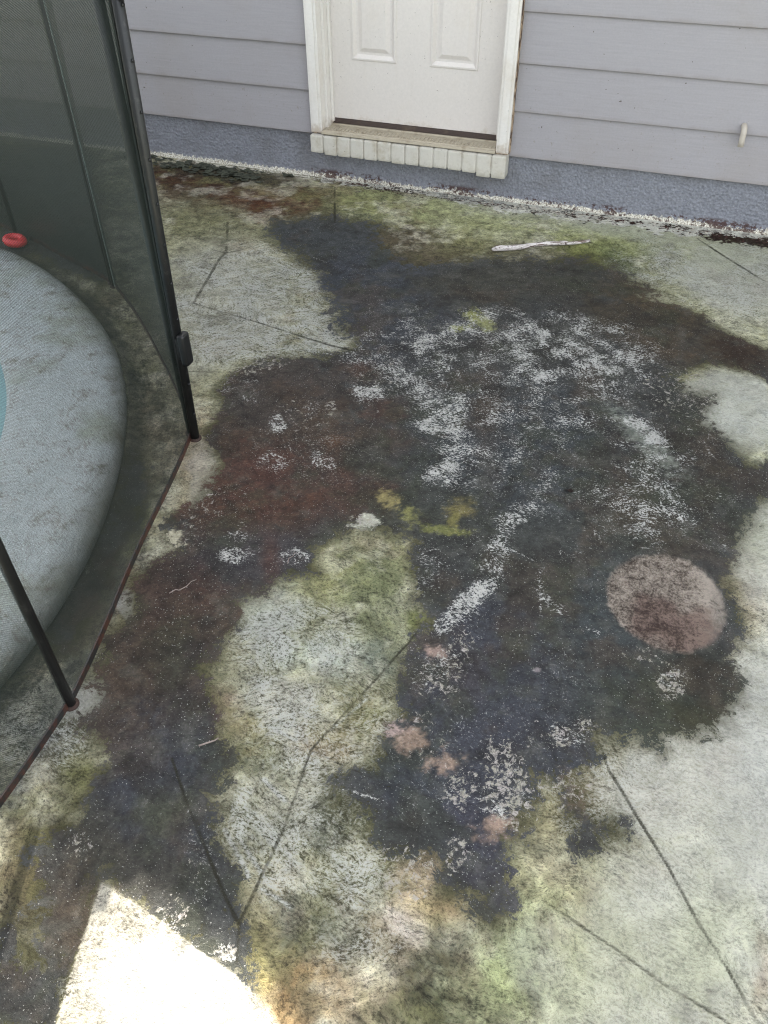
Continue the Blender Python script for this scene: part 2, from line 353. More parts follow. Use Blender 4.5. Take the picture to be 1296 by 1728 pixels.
t = NT('red_mould'); P = t.coord(); M_mould = t.done(t.bsdf(t.mix(t.noise(P, 120, 4), lin4((40, 22, 18)), lin4((88, 52, 42))), 0.9))
def water_mat():
    t = NT('pool_water'); P = t.coord(); n = t.noise(P, 7, 3, 0.5)
    return t.done(t.bsdf(lin4((150, 186, 190)), 0.04, t.bump(n, 0.15, 0.01), 0.5))
M_water = water_mat()
t = NT('pool_tile'); P = t.coord(); M_tile = t.done(t.bsdf(t.mix(t.ramp(t.voro(P, 40), 0.1, 0.2), lin4((60, 90, 104)), lin4((150, 180, 186))), 0.3))
t = NT('lawn_grass'); P = t.coord(); g1 = t.noise(P, 40, 6, 0.7)
M_lawn = t.done(t.bsdf(t.mix(t.ramp(g1, 0.3, 0.7), (0.02, 0.04, 0.012, 1), (0.07, 0.11, 0.035, 1)), 0.9, t.bump(g1, 1.0, 0.03)))
t = NT('roof_shingle'); P = t.coord(); g1 = t.noise(P, 60, 5, 0.7)
M_roof = t.done(t.bsdf(t.mix(g1, (0.05, 0.048, 0.045, 1), (0.14, 0.13, 0.12, 1)), 0.9, t.bump(g1, 0.6, 0.01)))

# ------------------------------------------------------------------ stain survey of the slab, plus painted sun patch and shade, in metres on the ground
# ellipses: cx, cy, 2x2 inverse shape matrix, then colour r g b, strength, softness
TINT_LIGHT = [[-0.294,-1.062,2.0,0.987,0.336,-0.984,140,140,108,0.85,0.6],[-0.069,-1.421,3.239,1.556,1.116,-3.249,160,160,138,0.6,0.6],[-0.429,-1.108,6.24,2.07,-0.759,-2.713,176,176,164,0.7,0.7],[-0.192,-1.507,6.985,3.68,1.993,-5.801,170,170,150,0.6,0.7],[-0.836,-0.573,3.612,2.025,1.209,-3.573,125,125,92,0.7,0.7],[-0.686,-0.266,1.451,0.668,0.621,-4.026,110,92,68,0.8,0.6],[-1.065,-0.195,2.515,1.293,0.359,-5.322,86,54,36,1,0.5],[-0.494,-0.277,3.255,1.479,1.33,-3.941,100,60,38,1,0.5],[-0.855,-0.124,2.557,1.148,-0.132,-10.148,70,72,60,0.7,0.7],[-0.108,-0.109,3.364,1.059,0.342,-5.153,128,132,90,0.8,0.6],[-0.026,-0.334,3.2,1.052,1.122,-6.988,104,108,78,0.7,0.6],[0.628,-0.078,1.118,0.187,0.203,-3.023,162,168,126,0.9,0.6],[0.203,0.034,3.803,0.935,0.839,-14.041,185,188,170,0.6,0.7],[0.893,-0.057,1.731,0.21,0.941,-8.467,186,190,174,0.5,0.7],[0.215,-0.635,3.34,0.963,0.535,-3.981,98,84,64,0.9,0.4],[0.404,-0.48,6.342,1.765,2.216,-6.518,135,135,100,0.6,0.6],[0.727,-0.548,2.693,0.568,1.991,-5.845,104,96,68,0.8,0.6],[0.945,-0.387,6.744,1.059,2.306,-6.775,134,140,78,0.8,0.6],[1.061,-0.434,11.135,-1.137,-7.796,-8.99,80,92,50,0.8,0.7],[1.162,-0.33,23.489,8.889,11.681,-5.697,78,88,52,0.8,0.6],[1.331,-0.255,10.022,0.363,1.51,-12.262,165,172,92,0.8,0.8],[1.239,-0.43,4.685,-0.261,-2.205,-4.572,130,136,96,0.6,0.7],[1.443,-0.36,3.808,-0.513,-2.127,-2.873,184,188,166,0.9,0.5],[1.289,-0.18,2.749,0.102,0.419,-5.538,168,176,128,0.7,0.6],[1.327,-0.662,7.124,-1.157,-6.686,-7.703,150,150,115,0.6,0.7],[1.565,-1.36,6.207,0.189,1.455,-4.209,190,196,190,0.8,0.6],[1.396,-1.278,6.619,0.495,2.359,-6.835,138,138,100,0.7,0.6],[1.634,-1.836,12.981,0.177,1.243,-3.57,190,194,180,0.7,0.6],[1.593,-2.019,17.028,0.478,2.541,-7.285,160,164,112,0.6,0.7],[1.577,-2.198,11.997,0.424,2.451,-7.011,170,158,144,0.8,0.6],[1.603,-2.607,10.537,0.321,1.31,-3.726,205,206,202,0.7,0.7],[1.647,-2.796,18.497,0.252,0.703,-1.993,200,203,204,0.5,0.8],[0.029,-2.116,16.522,9.265,1.639,-4.728,165,142,126,0.7,0.6],[0.094,-2.266,17.742,5.078,-0.974,-7.412,176,166,146,0.7,0.6],[0.168,-2.711,42.235,27.19,6.176,-17.661,182,172,160,0.8,0.7],[0.244,-2.975,12.631,19.25,15.011,-8.999,182,182,176,0.9,0.6],[0.287,-3.142,4.613,10.487,7.051,-2.437,104,100,72,0.8,0.6],[0.328,-3.128,20.469,14.332,7.779,-22.108,128,130,76,0.6,0.9],[0.266,-3.191,36.605,4.524,-2.5,-17.956,150,144,118,0.6,0.7],[0.379,-3.34,11.405,5.917,1.536,-8.643,96,84,62,0.9,0.5],[0.479,-3.372,9.289,4.386,1.523,-8.369,98,84,70,0.8,0.5],[0.471,-3.478,10.244,7.833,2.998,-8.477,84,80,62,0.9,0.5],[0.574,-3.402,41.342,27.575,17.294,-48.919,190,180,160,0.5,0.7],[0.498,-3.498,13.89,10.515,12.353,-34.91,110,112,96,0.5,0.7],[0.716,-3.401,6.212,3.612,3.638,-10.283,196,192,180,1,0.4],[0.869,-3.395,15.29,7.446,4.777,-13.494,196,190,160,0.9,0.5],[0.683,-2.771,3.826,1.666,0.985,-2.809,142,144,120,0.85,0.4],[0.673,-2.407,6.842,2.594,2.647,-7.583,128,134,98,0.85,0.5],[0.589,-2.48,15.398,6.509,3.271,-9.363,150,152,116,0.7,0.6],[0.789,-2.553,11.027,3.913,2.01,-5.744,118,124,92,0.7,0.6],[0.851,-2.511,33.184,10.783,8.923,-25.501,142,150,92,0.8,0.7],[0.519,-2.628,13.087,2.18,-0.809,-9.693,176,188,184,0.8,0.7],[0.708,-2.692,7.679,2.529,3.902,-16.631,176,188,186,0.75,0.7],[0.812,-2.656,13.751,4.963,6.546,-18.677,120,128,118,0.6,0.7],[0.677,-2.855,8.151,0.284,-1.973,-14.101,168,168,172,0.6,0.7],[0.494,-2.75,12.135,8.493,7.586,-12.145,168,166,146,0.7,0.7],[0.536,-2.889,22.875,12.051,7.257,-20.667,140,115,104,0.7,0.7],[0.6,-2.929,17.698,8.969,9.159,-26.063,160,142,122,0.6,0.7],[0.817,-2.875,8.246,4.492,8.797,-16.238,156,138,112,0.8,0.5],[0.801,-2.78,6.805,10.078,15.588,-7.322,134,132,100,0.6,0.6],[0.871,-3.057,5.738,2.317,2.518,-7.144,88,92,78,0.85,0.7],[0.702,-3.052,12.673,6.171,3.267,-9.277,128,130,110,0.6,0.6],[0.908,-2.924,16.044,12.625,5.547,-6.345,108,114,76,0.7,0.6],[0.786,-3.008,15.371,6.692,8.614,-24.467,160,160,150,0.4,0.7],[0.774,-3.201,13.69,6.667,5.093,-14.432,150,148,120,0.6,0.7],[0.948,-3.162,13.04,0.112,0.002,-8.588,142,144,128,0.7,0.6],[0.945,-3.27,14.924,6.121,5.775,-16.334,120,122,104,0.6,0.7],[0.875,-3.264,9.777,13.558,12.111,-10.469,84,86,68,0.8,0.8],[0.98,-3.056,16.631,5.801,5.73,-16.252,128,128,92,0.6,0.7],[1.112,-3.104,11.065,3.207,3.474,-9.841,120,112,84,0.6,0.6],[1.14,-3.271,8.003,2.413,3.379,-9.549,84,82,58,0.95,0.6],[1.198,-3.259,16.272,4.343,3.754,-10.608,78,84,56,0.9,0.7],[0.929,-3.336,10.165,4.425,6.128,-17.322,164,140,104,0.8,0.6],[0.924,-3.375,30.958,13.872,6.37,-17.997,150,112,66,0.6,0.7],[0.838,-3.308,21.889,10.516,6.926,-19.591,176,172,110,0.6,0.7],[1.022,-3.283,27.42,1.855,1.815,-17.894,206,202,198,0.8,0.7],[1.03,-3.23,22.68,8.048,8.578,-24.267,170,156,132,0.6,0.7],[1.057,-3.179,34.464,11.404,9.15,-25.9,228,220,222,1,0.7],[1.051,-3.126,25.732,8.362,7.815,-22.136,196,172,160,0.8,0.7],[1.058,-3.071,35.747,11.152,9.928,-28.142,198,176,164,0.9,0.6],[1.116,-3.136,16.332,4.781,12.412,-35.143,176,152,122,0.8,0.6],[1.147,-3.069,44.138,11.779,6.122,-17.348,170,164,132,0.7,0.6],[0.977,-3.347,13.367,5.482,9.467,-26.747,168,150,120,0.6,0.7],[1.419,-2.996,3.604,0.453,1.204,-3.411,190,192,176,0.9,0.4],[1.275,-2.863,9.839,-1.238,-0.447,-8.449,146,138,106,0.8,0.5],[1.295,-2.773,13.693,2.296,6.177,-17.558,110,104,70,0.7,0.6],[1.349,-2.889,15.162,-0.1,4.047,-26.62,96,92,66,0.7,0.7],[1.292,-3.074,8.05,-2.506,-3.079,-14.705,174,178,134,0.7,0.7],[1.349,-3.032,15.496,2.515,7.909,-22.399,160,166,116,0.6,0.7],[1.548,-3.047,13.25,-3.397,-0.18,-8.514,182,190,146,0.6,0.8],[1.242,-3.186,20.123,0.927,2.022,-11.385,176,188,156,0.8,0.7],[1.292,-3.226,8.293,1.749,6.259,-17.688,148,156,112,0.7,0.7],[1.406,-3.128,16.507,2.331,5.904,-16.696,172,178,130,0.4,0.8],[1.447,-2.748,7.741,0.774,3.617,-10.278,206,204,196,0.7,0.7],[1.415,-2.963,8.384,1.053,5.054,-14.321,200,202,194,0.5,0.8],[1.656,-3.059,65.522,0.736,7.235,-20.455,150,120,96,0.5,0.8],[-2.039,-0.522,1.202,0.986,0.254,-0.755,86,84,66,1,0.2],[-1.017,-1.309,2.822,1.061,-2.033,-4.813,112,108,84,0.9,0.5],[-0.351,-1.767,6.517,5.358,1.783,-1.627,146,142,122,0.8,0.5],[-0.079,-2.271,12.886,6.257,0.242,-2.881,120,112,94,0.8,0.5],[0.055,-2.623,9.437,1.633,-1.029,-4.146,92,92,92,0.9,0.5],[0.036,-2.673,18.597,1.738,-1.915,-6.066,140,142,146,0.6,0.7],[0.132,-3.014,7.815,-0.3,-2.038,-6.481,128,130,134,0.7,0.6],[0.165,-3.097,16.306,-0.854,-4.088,-13.843,92,96,98,0.6,0.7],[0.209,-3.211,17.217,13.703,6.444,-18.302,110,112,116,0.8,0.5]]  # sun patch is tinted pale here, the strip left of it shade-dark
TINT_DARK = [[0.265,-2.034,2.687,1.256,0.605,-1.744,88,73,62,0.95,0.4],[0.266,-2.233,4.12,2.061,1.848,-5.315,96,66,52,0.8,0.6],[0.279,-2.788,4.986,1.356,-0.188,-3.346,86,73,63,0.95,0.4],[0.221,-2.609,6.48,3.858,2.721,-7.789,90,70,62,0.6,0.6],[0.426,-2.878,13.268,7.623,2.617,-7.459,78,74,74,0.6,0.6],[0.195,-0.948,3.651,1.318,0.596,-1.743,74,78,86,1,0.4],[-0.196,-0.622,3.976,1.681,1.795,-5.286,78,82,84,0.9,0.4],[0.48,-1.232,4.451,1.394,1.305,-3.8,74,76,82,0.9,0.5],[0.77,-0.751,2.227,0.47,1.642,-4.806,80,78,68,0.9,0.5],[1.309,-0.948,2.569,0.015,-0.114,-4.235,84,73,56,0.95,0.4],[1.554,-0.991,10.295,-0.541,-0.19,-8.084,60,42,30,0.8,0.6],[1.196,-0.682,6.409,-0.058,-1.987,-8.204,92,78,56,0.7,0.6],[1.443,-1.436,9.276,0.601,1.729,-4.997,66,66,56,0.8,0.5],[0.909,-1.409,2.497,0.527,0.769,-2.23,80,80,78,0.8,0.5],[0.954,-1.795,2.772,0.615,1.048,-3.021,72,77,82,0.9,0.5],[1.387,-1.817,4.701,0.422,1.421,-4.089,70,70,66,0.9,0.5],[1.576,-1.696,10.444,-0.724,0.507,-11.809,74,64,54,0.7,0.6],[0.793,-1.593,25.52,6.521,0.712,-2.059,92,82,74,0.6,0.7],[0.733,-2.15,5.282,1.716,2.269,-6.519,74,76,70,0.8,0.5],[0.578,-2.373,7.451,3.056,5.059,-14.502,78,76,76,0.7,0.6],[0.411,-2.454,5.326,2.594,3.079,-8.825,76,74,78,0.8,0.5],[0.511,-3.119,5.643,3.4,2.009,-5.704,74,76,84,0.95,0.4],[0.595,-3.089,21.296,11.724,2.902,-8.242,72,78,86,0.7,0.6],[0.581,-3.257,8.74,5.327,5.034,-14.267,82,78,68,0.7,0.6],[0.552,-3.144,12.235,13.537,17.011,-19.007,112,112,86,0.6,0.8],[0.443,-3.246,14.983,10.214,3.573,-10.132,84,80,66,0.6,0.6],[1.055,-2.722,4.422,1.18,1.163,-3.312,72,74,84,0.95,0.4],[1.006,-2.641,14.417,4.012,4.091,-11.663,80,74,78,0.6,0.6],[1.041,-2.189,4.203,0.933,2.496,-7.159,78,80,76,0.7,0.6],[1.325,-1.994,7.938,0.915,2.818,-8.092,72,74,64,0.7,0.6],[1.453,-2.551,5.643,0.507,2.398,-6.832,66,70,60,0.95,0.4],[1.283,-2.36,8.824,1.292,1.788,-5.11,70,76,78,0.8,0.5],[1.518,-2.591,11.676,0.756,7.57,-21.546,70,66,42,0.7,0.6],[1.534,-2.438,19.375,1.063,3.372,-9.617,52,52,46,0.7,0.6],[1.077,-3.022,8.464,2.502,2.205,-6.253,72,72,84,0.9,0.5],[0.981,-2.912,11.252,3.656,4.211,-11.965,72,78,84,0.6,0.6],[1.176,-3.093,18.005,4.6,6.322,-17.905,70,68,72,0.8,0.5],[0.338,-1.552,13.664,5.223,4.977,-14.439,104,74,58,0.7,0.9],[0.506,-1.726,14.661,5.158,5.632,-16.288,100,66,52,0.8,0.7],[0.404,-1.95,19.8,8.121,9.38,-27.061,104,74,52,0.7,0.9],[0.197,-1.654,7.712,3.357,4.601,-13.339,92,78,68,0.6,0.7],[0.512,-2.148,6.914,2.771,3.238,-9.312,106,68,48,0.8,0.6],[0.545,-1.891,10.449,3.739,5.602,-16.163,98,74,56,0.7,0.7],[0.28,-2.146,8.765,4.211,2.461,-7.087,98,66,58,0.6,0.7],[0.437,-2.457,42.136,20.106,4.563,-13.076,100,70,60,0.7,0.9],[0.318,-2.586,19.784,10.891,5.484,-15.698,98,66,58,0.6,0.7],[0.518,-1.947,17.553,6.548,3.834,-11.056,84,84,72,0.6,0.7],[0.531,-2.906,28.713,15.32,5.512,-15.694,96,72,66,0.6,0.7],[0.502,-3.386,16.939,7.849,2.086,-11.369,90,76,60,0.8,0.6]]  # bluish entries put the wet sky reflection into the mould colour
BLOTCH = [[0.944,-2.831,37.83,12.472,12.978,-36.921,196,168,146,0.6,0.8],[0.974,-2.831,76.327,24.127,19.637,-55.858,196,168,146,0.6,0.8],[1.026,-2.864,35.65,10.601,15.368,-43.686,196,168,146,0.6,0.8],[1.162,-2.967,32.732,8.086,14.022,-39.78,196,168,146,0.6,0.8],[0.929,-2.597,58.309,-7.764,-18.012,-58.506,190,164,150,0.7,0.6],[0.906,-2.825,46.665,16.137,22.985,-65.407,190,168,160,0.8,0.5],[0.645,-1.086,19.731,0.551,-11.957,-24.717,156,158,106,0.8,0.6],[0.586,-1.165,31.917,8.956,15.439,-44.97,160,164,96,0.9,0.4],[0.605,-1.054,43.804,11.74,9.182,-26.783,150,152,90,0.8,0.5],[0.657,-2.129,31.01,-1.019,-16.964,-42.818,168,156,106,0.8,0.6],[0.724,-2.183,36.563,-10.314,-26.304,-34.933,150,148,92,0.8,0.6],[0.848,-2.105,25.343,14.45,27.413,-25.829,140,128,78,0.6,0.8],[0.825,-2.2,16.993,3.972,15.088,-70.991,136,138,80,0.7,0.6],[0.846,-2.156,59.694,17.129,11.681,-33.54,140,134,80,0.7,0.6],[0.623,-2.246,27.418,14.274,20.0,-30.092,182,182,166,1,0.2],[0.158,-2.473,36.99,21.767,10.493,-30.099,186,180,156,1,0.2],[1.286,-1.613,7.971,-3.019,-26.773,-22.672,178,184,170,0.5,0.8],[1.16,-2.569,122.276,25.456,40.399,-115.211,170,160,160,0.6,0.5],[0.645,-2.97,42.151,29.552,45.317,-76.173,168,160,120,0.8,0.4],[1.312,-2.837,28.218,4.656,8.736,-24.809,150,128,90,0.3,0.8]]
SUN_WEDGE = [[0.523,-3.399],[0.498,-3.307],[0.538,-3.31],[0.616,-3.324],[0.719,-3.347],[0.809,-3.364],[0.841,-3.374],[0.907,-3.407]]  # outline of the sun patch; the slab is painted pale inside it
SOFT_AREAS = [[[-0.444,-0.61],[-0.422,-0.502],[-0.223,-0.421],[0.01,-0.436],[0.087,-0.649],[0.281,-0.756],[0.496,-0.627],[0.727,-0.548],[0.923,-0.481],[1.112,-0.555],[1.215,-0.65],[1.219,-0.889],[0.643,-1.177],[0.332,-1.327],[0.216,-1.323],[0.121,-1.172],[-0.024,-0.97],[-0.2,-0.806],[-0.355,-0.707]]]
DARK_AREAS = [[[-0.049,-1.813],[-0.044,-1.737],[-0.008,-1.641],[0.072,-1.573],[0.216,-1.492],[0.273,-1.423],[0.257,-1.309],[0.232,-1.182],[0.271,-1.024],[0.431,-0.919],[0.574,-0.92],[0.79,-0.846],[0.969,-0.76],[1.134,-0.728],[1.246,-0.739],[1.391,-0.785],[1.552,-0.908],[1.671,-0.95],[1.671,-1.146],[1.539,-1.123],[1.442,-1.118],[1.337,-1.261],[1.409,-1.327],[1.482,-1.313],[1.463,-1.462],[1.528,-1.551],[1.593,-1.618],[1.672,-1.628],[1.672,-1.696],[1.622,-1.783],[1.6,-1.898],[1.573,-2.015],[1.562,-2.108],[1.564,-2.161],[1.578,-2.296],[1.551,-2.388],[1.59,-2.436],[1.588,-2.511],[1.569,-2.576],[1.532,-2.609],[1.492,-2.649],[1.45,-2.653],[1.429,-2.686],[1.38,-2.685],[1.347,-2.694],[1.314,-2.697],[1.299,-2.758],[1.266,-2.815],[1.213,-2.851],[1.214,-2.924],[1.202,-3.003],[1.2,-3.056],[1.223,-3.087],[1.207,-3.136],[1.178,-3.134],[1.153,-3.09],[1.112,-3.104],[1.077,-3.082],[1.078,-3.046],[1.03,-3.063],[0.967,-3.036],[0.95,-3.004],[0.883,-2.994],[0.821,-2.968],[0.858,-2.927],[0.908,-2.924],[0.905,-2.86],[0.919,-2.786],[0.884,-2.7],[0.871,-2.617],[0.854,-2.549],[0.873,-2.504],[0.827,-2.439],[0.782,-2.348],[0.754,-2.265],[0.672,-2.27],[0.604,-2.269],[0.568,-2.349],[0.535,-2.393],[0.564,-2.472],[0.488,-2.511],[0.472,-2.563],[0.421,-2.602],[0.454,-2.666],[0.445,-2.739],[0.428,-2.805],[0.494,-2.887],[0.553,-2.961],[0.61,-3.014],[0.618,-3.081],[0.658,-3.145],[0.729,-3.228],[0.773,-3.29],[0.828,-3.312],[0.838,-3.368],[0.809,-3.364],[0.719,-3.347],[0.614,-3.321],[0.535,-3.305],[0.498,-3.304],[0.523,-3.399],[0.553,-3.488],[0.509,-3.513],[0.434,-3.388],[0.388,-3.29],[0.362,-3.116],[0.378,-3.052],[0.269,-3.033],[0.262,-2.968],[0.207,-2.903],[0.193,-2.781],[0.195,-2.701],[0.153,-2.654],[0.154,-2.556],[0.19,-2.497],[0.134,-2.458],[0.11,-2.392],[0.141,-2.317],[0.121,-2.229],[0.113,-2.132],[0.038,-2.067],[0.001,-1.984],[0.01,-1.898]],[[1.325,-2.916],[1.339,-2.895],[1.369,-2.882],[1.394,-2.868],[1.384,-2.894],[1.359,-2.917],[1.346,-2.94],[1.323,-2.95]],[[1.283,-2.84],[1.307,-2.845],[1.32,-2.886],[1.296,-2.882]],[[-2.264,-0.153],[-1.427,-1.194],[-1.265,-1.168],[-1.08,-1.22],[-0.852,-1.305],[-0.847,-1.251],[-1.806,0.0]],[[0.493,-3.582],[0.429,-3.503],[0.481,-3.475],[0.54,-3.473],[0.579,-3.551]],[[-0.165,-2.184],[-0.101,-2.221],[-0.013,-2.33],[0.046,-2.512],[0.076,-2.681],[0.115,-2.882],[0.032,-2.837],[-0.013,-2.602],[-0.099,-2.333]],[[0.329,-3.31],[0.354,-3.252],[0.419,-3.229],[0.522,-3.378],[0.552,-3.507],[0.515,-3.52],[0.447,-3.405]],[[0.372,-3.431],[0.427,-3.454],[0.518,-3.555],[0.427,-3.588]]]  # mould outlines; the last two also paint fence shade left of the sun patch
SCUFFS = [[0.423,-1.519,18.015,6.393,5.963,-17.3,1],[0.402,-1.664,14.17,5.33,4.369,-12.652,1],[0.275,-1.472,6.319,2.823,8.859,-16.472,0.5],[0.372,-1.438,7.602,2.743,1.215,-3.53,0.5],[0.439,-1.311,5.616,1.858,3.108,-9.041,0.7],[0.44,-1.246,11.083,3.601,1.305,-3.8,0.5],[0.763,-1.992,15.577,4.65,3.887,-11.189,1.1],[0.685,-1.698,7.324,2.165,1.723,-4.98,0.75],[0.545,-1.571,8.077,2.625,3.133,-9.077,0.8],[0.771,-1.798,8.906,2.479,1.853,-5.347,0.6],[0.651,-1.776,21.985,16.417,17.612,-9.344,0.9],[0.8,-1.291,2.188,0.425,0.739,-3.638,0.7],[0.884,-1.387,9.891,2.141,6.491,-18.826,1],[0.885,-1.093,2.464,0.381,0.822,-5.123,0.65],[0.988,-1.186,8.01,-0.041,-4.3,-12.879,0.8],[0.703,-1.066,4.96,1.211,2.504,-7.298,0.5],[1.149,-1.171,4.928,-0.218,-1.265,-3.656,0.7],[1.176,-1.058,14.069,-3.505,-17.736,-15.691,0.8],[0.908,-1.587,2.895,0.643,2.031,-5.875,0.5],[1.155,-1.726,2.182,0.343,0.961,-2.772,0.42],[0.95,-1.856,3.518,0.8,1.491,-4.297,0.4],[1.304,-1.582,9.116,-2.85,-12.629,-12.773,1],[1.355,-1.656,9.228,-4.393,-12.341,-8.539,0.75],[1.319,-1.946,5.812,0.026,0.369,-5.696,0.6],[1.421,-1.832,5.687,-0.742,-1.786,-7.367,0.5],[0.949,-2.437,5.727,7.115,22.072,-9.422,1.1],[0.986,-2.254,25.039,0.474,-0.665,-6.34,0.95],[0.999,-2.07,8.1,5.646,19.116,-12.418,0.75],[0.984,-2.342,21.71,5.547,4.096,-11.725,0.9],[0.91,-2.51,24.056,7.252,8.228,-23.509,0.9],[0.35,-2.471,16.315,7.623,6.827,-25.267,1.15],[0.493,-2.43,19.783,8.928,7.724,-22.136,1.1],[0.314,-2.407,21.754,11.198,14.587,-41.85,0.8],[0.208,-1.913,40.902,19.118,4.417,-12.76,0.9],[0.276,-2.09,14.402,6.807,5.406,-15.578,0.85],[0.411,-2.037,17.178,0.681,-11.47,-29.032,0.75],[0.27,-2.002,8.454,3.897,1.881,-5.428,0.35],[0.003,-1.795,7.989,6.331,8.236,-5.978,0.5],[0.282,-1.804,12.362,16.113,41.518,-5.971,0.8],[0.969,-2.61,19.623,5.687,5.819,-16.6,0.75],[0.968,-2.556,27.55,3.843,6.663,-56.841,1],[1.162,-2.367,14.489,-4.986,-25.626,-38.85,0.95],[1.12,-2.305,66.573,13.495,4.857,-13.902,0.5],[1.262,-2.406,36.642,-3.721,-11.849,-88.629,0.8],[1.455,-2.5,25.861,2.257,6.107,-17.409,0.7],[1.272,-2.708,23.408,4.049,10.569,-30.071,0.7],[1.236,-2.721,56.528,10.691,11.624,-33.073,0.9],[1.166,-2.833,33.691,7.758,13.883,-39.454,0.9],[1.161,-2.89,15.587,9.987,11.485,-13.729,0.7],[1.079,-2.905,20.235,5.632,8.626,-24.5,0.6],[1.044,-2.803,11.02,3.098,2.613,-7.432,0.3],[0.95,-2.643,14.212,4.284,5.045,-14.388,0.55],[1.195,-2.641,7.597,1.519,2.156,-6.141,0.25],[0.637,-3.177,30.474,22.504,2.798,-5.31,0.4],[0.779,-3.339,34.224,-11.063,-20.724,-74.984,1],[0.671,-3.326,41.576,24.176,11.074,-31.342,0.8],[0.711,-3.353,28.403,16.123,17.305,-48.95,0.8],[0.418,-3.267,24.944,17.559,14.448,-40.969,0.5],[0.259,-1.125,10.495,3.788,3.587,-10.47,0.3],[0.825,-2.332,20.828,6.522,2.61,-7.478,0.4],[1.479,-1.989,10.694,-2.865,-6.747,-12.763,0.5],[1.178,-2.164,10.165,3.097,26.208,-41.023,0.4],[0.438,-2.034,4.409,1.808,1.984,-5.716,0.3],[0.978,-2.941,13.254,4.386,2.874,-8.163,0.2],[0.222,-2.328,7.756,4.138,2.264,-6.503,0.3],[1.033,-1.544,2.032,0.373,0.508,-1.469,0.3],[0.894,-2.119,5.973,1.594,3.461,-9.94,0.25]]
STROKES = [[-0.228,-1.194,2.313,1.141,0.622,-1.819,0.9],[0.074,-1.372,4.747,2.067,1.563,-4.552,0.9],[-0.232,-1.477,5.913,3.155,1.301,-3.788,0.7],[0.61,-2.672,5.459,2.446,2.691,-7.685,0.8],[0.659,-2.846,8.947,-0.381,-2.695,-11.646,0.9],[0.723,-3.097,12.963,6.313,3.04,-8.628,0.7],[0.814,-3.012,8.624,3.645,4.358,-12.376,0.7],[0.944,-3.152,10.083,0.104,-0.009,-6.681,0.45],[0.787,-3.124,14.143,2.448,0.575,-7.332,0.5],[0.785,-2.879,4.591,1.883,1.16,-3.3,0.5],[0.664,-3.18,13.106,7.081,3.214,-9.114,0.4],[1.311,-0.46,2.861,-0.203,-1.488,-3.082,0.5],[0.678,0.082,1.204,0.192,0.735,-7.104,0.7],[1.583,-0.473,7.562,0.157,0.733,-2.144,0.5],[1.353,-1.627,8.56,-2.809,-7.071,-7.145,0.5],[-0.499,-1.931,6.149,4.282,1.169,-3.388,0.5],[0.191,-3.073,7.23,-0.45,-2.752,-9.055,0.7],[0.012,-2.638,17.658,0.111,-2.642,-6.61,0.6],[0.498,-3.498,9.26,7.01,9.265,-26.183,0.8],[0.981,-3.248,9.98,3.845,5.717,-16.175,0.5],[1.326,-2.818,7.673,1.205,2.355,-6.689,0.5]]
CHIPS = [[1.161,-2.863,16.514,6.866,4.375,-7.582,1.1],[1.079,-2.905,18.396,5.12,6.469,-18.375,0.9],[0.957,-2.641,16.166,4.826,4.036,-11.51,0.8],[1.243,-2.726,39.727,7.406,9.747,-27.729,1],[1.282,-2.697,30.575,5.126,11.555,-32.88,0.9],[1.455,-2.508,25.944,2.265,5.225,-14.893,1],[1.169,-2.818,26.821,6.101,10.289,-29.246,0.9],[0.94,-2.786,14.881,4.835,9.378,-26.696,0.7],[0.779,-3.339,33.39,17.478,19.428,-54.948,1],[0.664,-3.312,27.506,15.994,8.178,-23.149,0.9],[0.648,-3.198,32.805,18.172,2.437,-6.91,0.5],[0.277,-1.839,6.99,3.043,2.579,-7.456,0.55],[0.336,-1.785,39.504,2.264,-7.836,-17.698,1],[1.03,-3.099,14.323,4.739,5.045,-14.296,0.8],[1.104,-3.037,33.039,9.385,7.327,-20.773,1],[0.619,-2.24,26.374,9.92,10.033,-28.808,1.2],[0.984,-2.839,12.795,4.007,3.966,-11.28,0.5],[1.183,-2.709,9.698,2.046,3.779,-10.756,0.45],[0.965,-2.548,23.051,6.548,4.718,-13.47,0.8],[0.418,-3.267,24.944,17.559,12.04,-34.141,0.8],[1.391,-2.453,12.495,1.376,9.845,-28.09,0.6],[0.41,-1.543,7.829,2.825,1.505,-4.367,0.5],[0.015,-1.641,7.07,4.31,11.754,-15.349,0.9],[0.643,-1.177,3.769,1.006,2.612,-7.606,0.5],[0.187,-2.365,18.604,4.916,-0.704,-5.943,0.6],[1.38,-1.319,5.928,0.473,1.923,-5.571,0.7],[1.282,-2.834,13.963,2.49,6.475,-18.392,0.8]]
PALES = [[1.548,-1.366,6.298,-0.353,0.058,-4.892,1],[1.628,-2.67,7.262,0.151,1.043,-2.965,1],[1.516,-3.027,6.483,-1.558,-0.094,-3.807,0.8],[1.643,-1.979,13.606,0.153,1.669,-4.786,0.9],[0.739,-3.422,5.895,3.387,4.162,-11.762,1.2],[1.449,-2.761,7.786,0.778,3.66,-10.397,0.9],[1.342,-3.17,10.969,1.956,3.01,-8.511,0.5],[0.244,-2.975,19.088,13.153,6.313,-17.984,1],[0.172,-2.709,42.263,27.116,5.765,-16.484,1],[0.084,-2.214,21.363,11.98,1.756,-5.057,0.6],[1.513,-0.391,4.453,-0.167,-0.244,-3.071,1],[1.228,-0.043,2.342,0.113,0.353,-5.221,0.8],[1.364,-0.214,4.624,0.3,1.901,-5.59,0.6],[0.562,-0.03,3.626,0.647,0.476,-7.384,0.5],[-0.359,-1.239,3.234,1.726,0.684,-1.999,0.5],[-0.314,-1.505,6.839,3.835,0.975,-2.84,0.5],[0.504,-2.613,12.529,6.019,4.392,-12.555,0.6]]  # pale concrete; the strongest ellipse whitens the sun patch
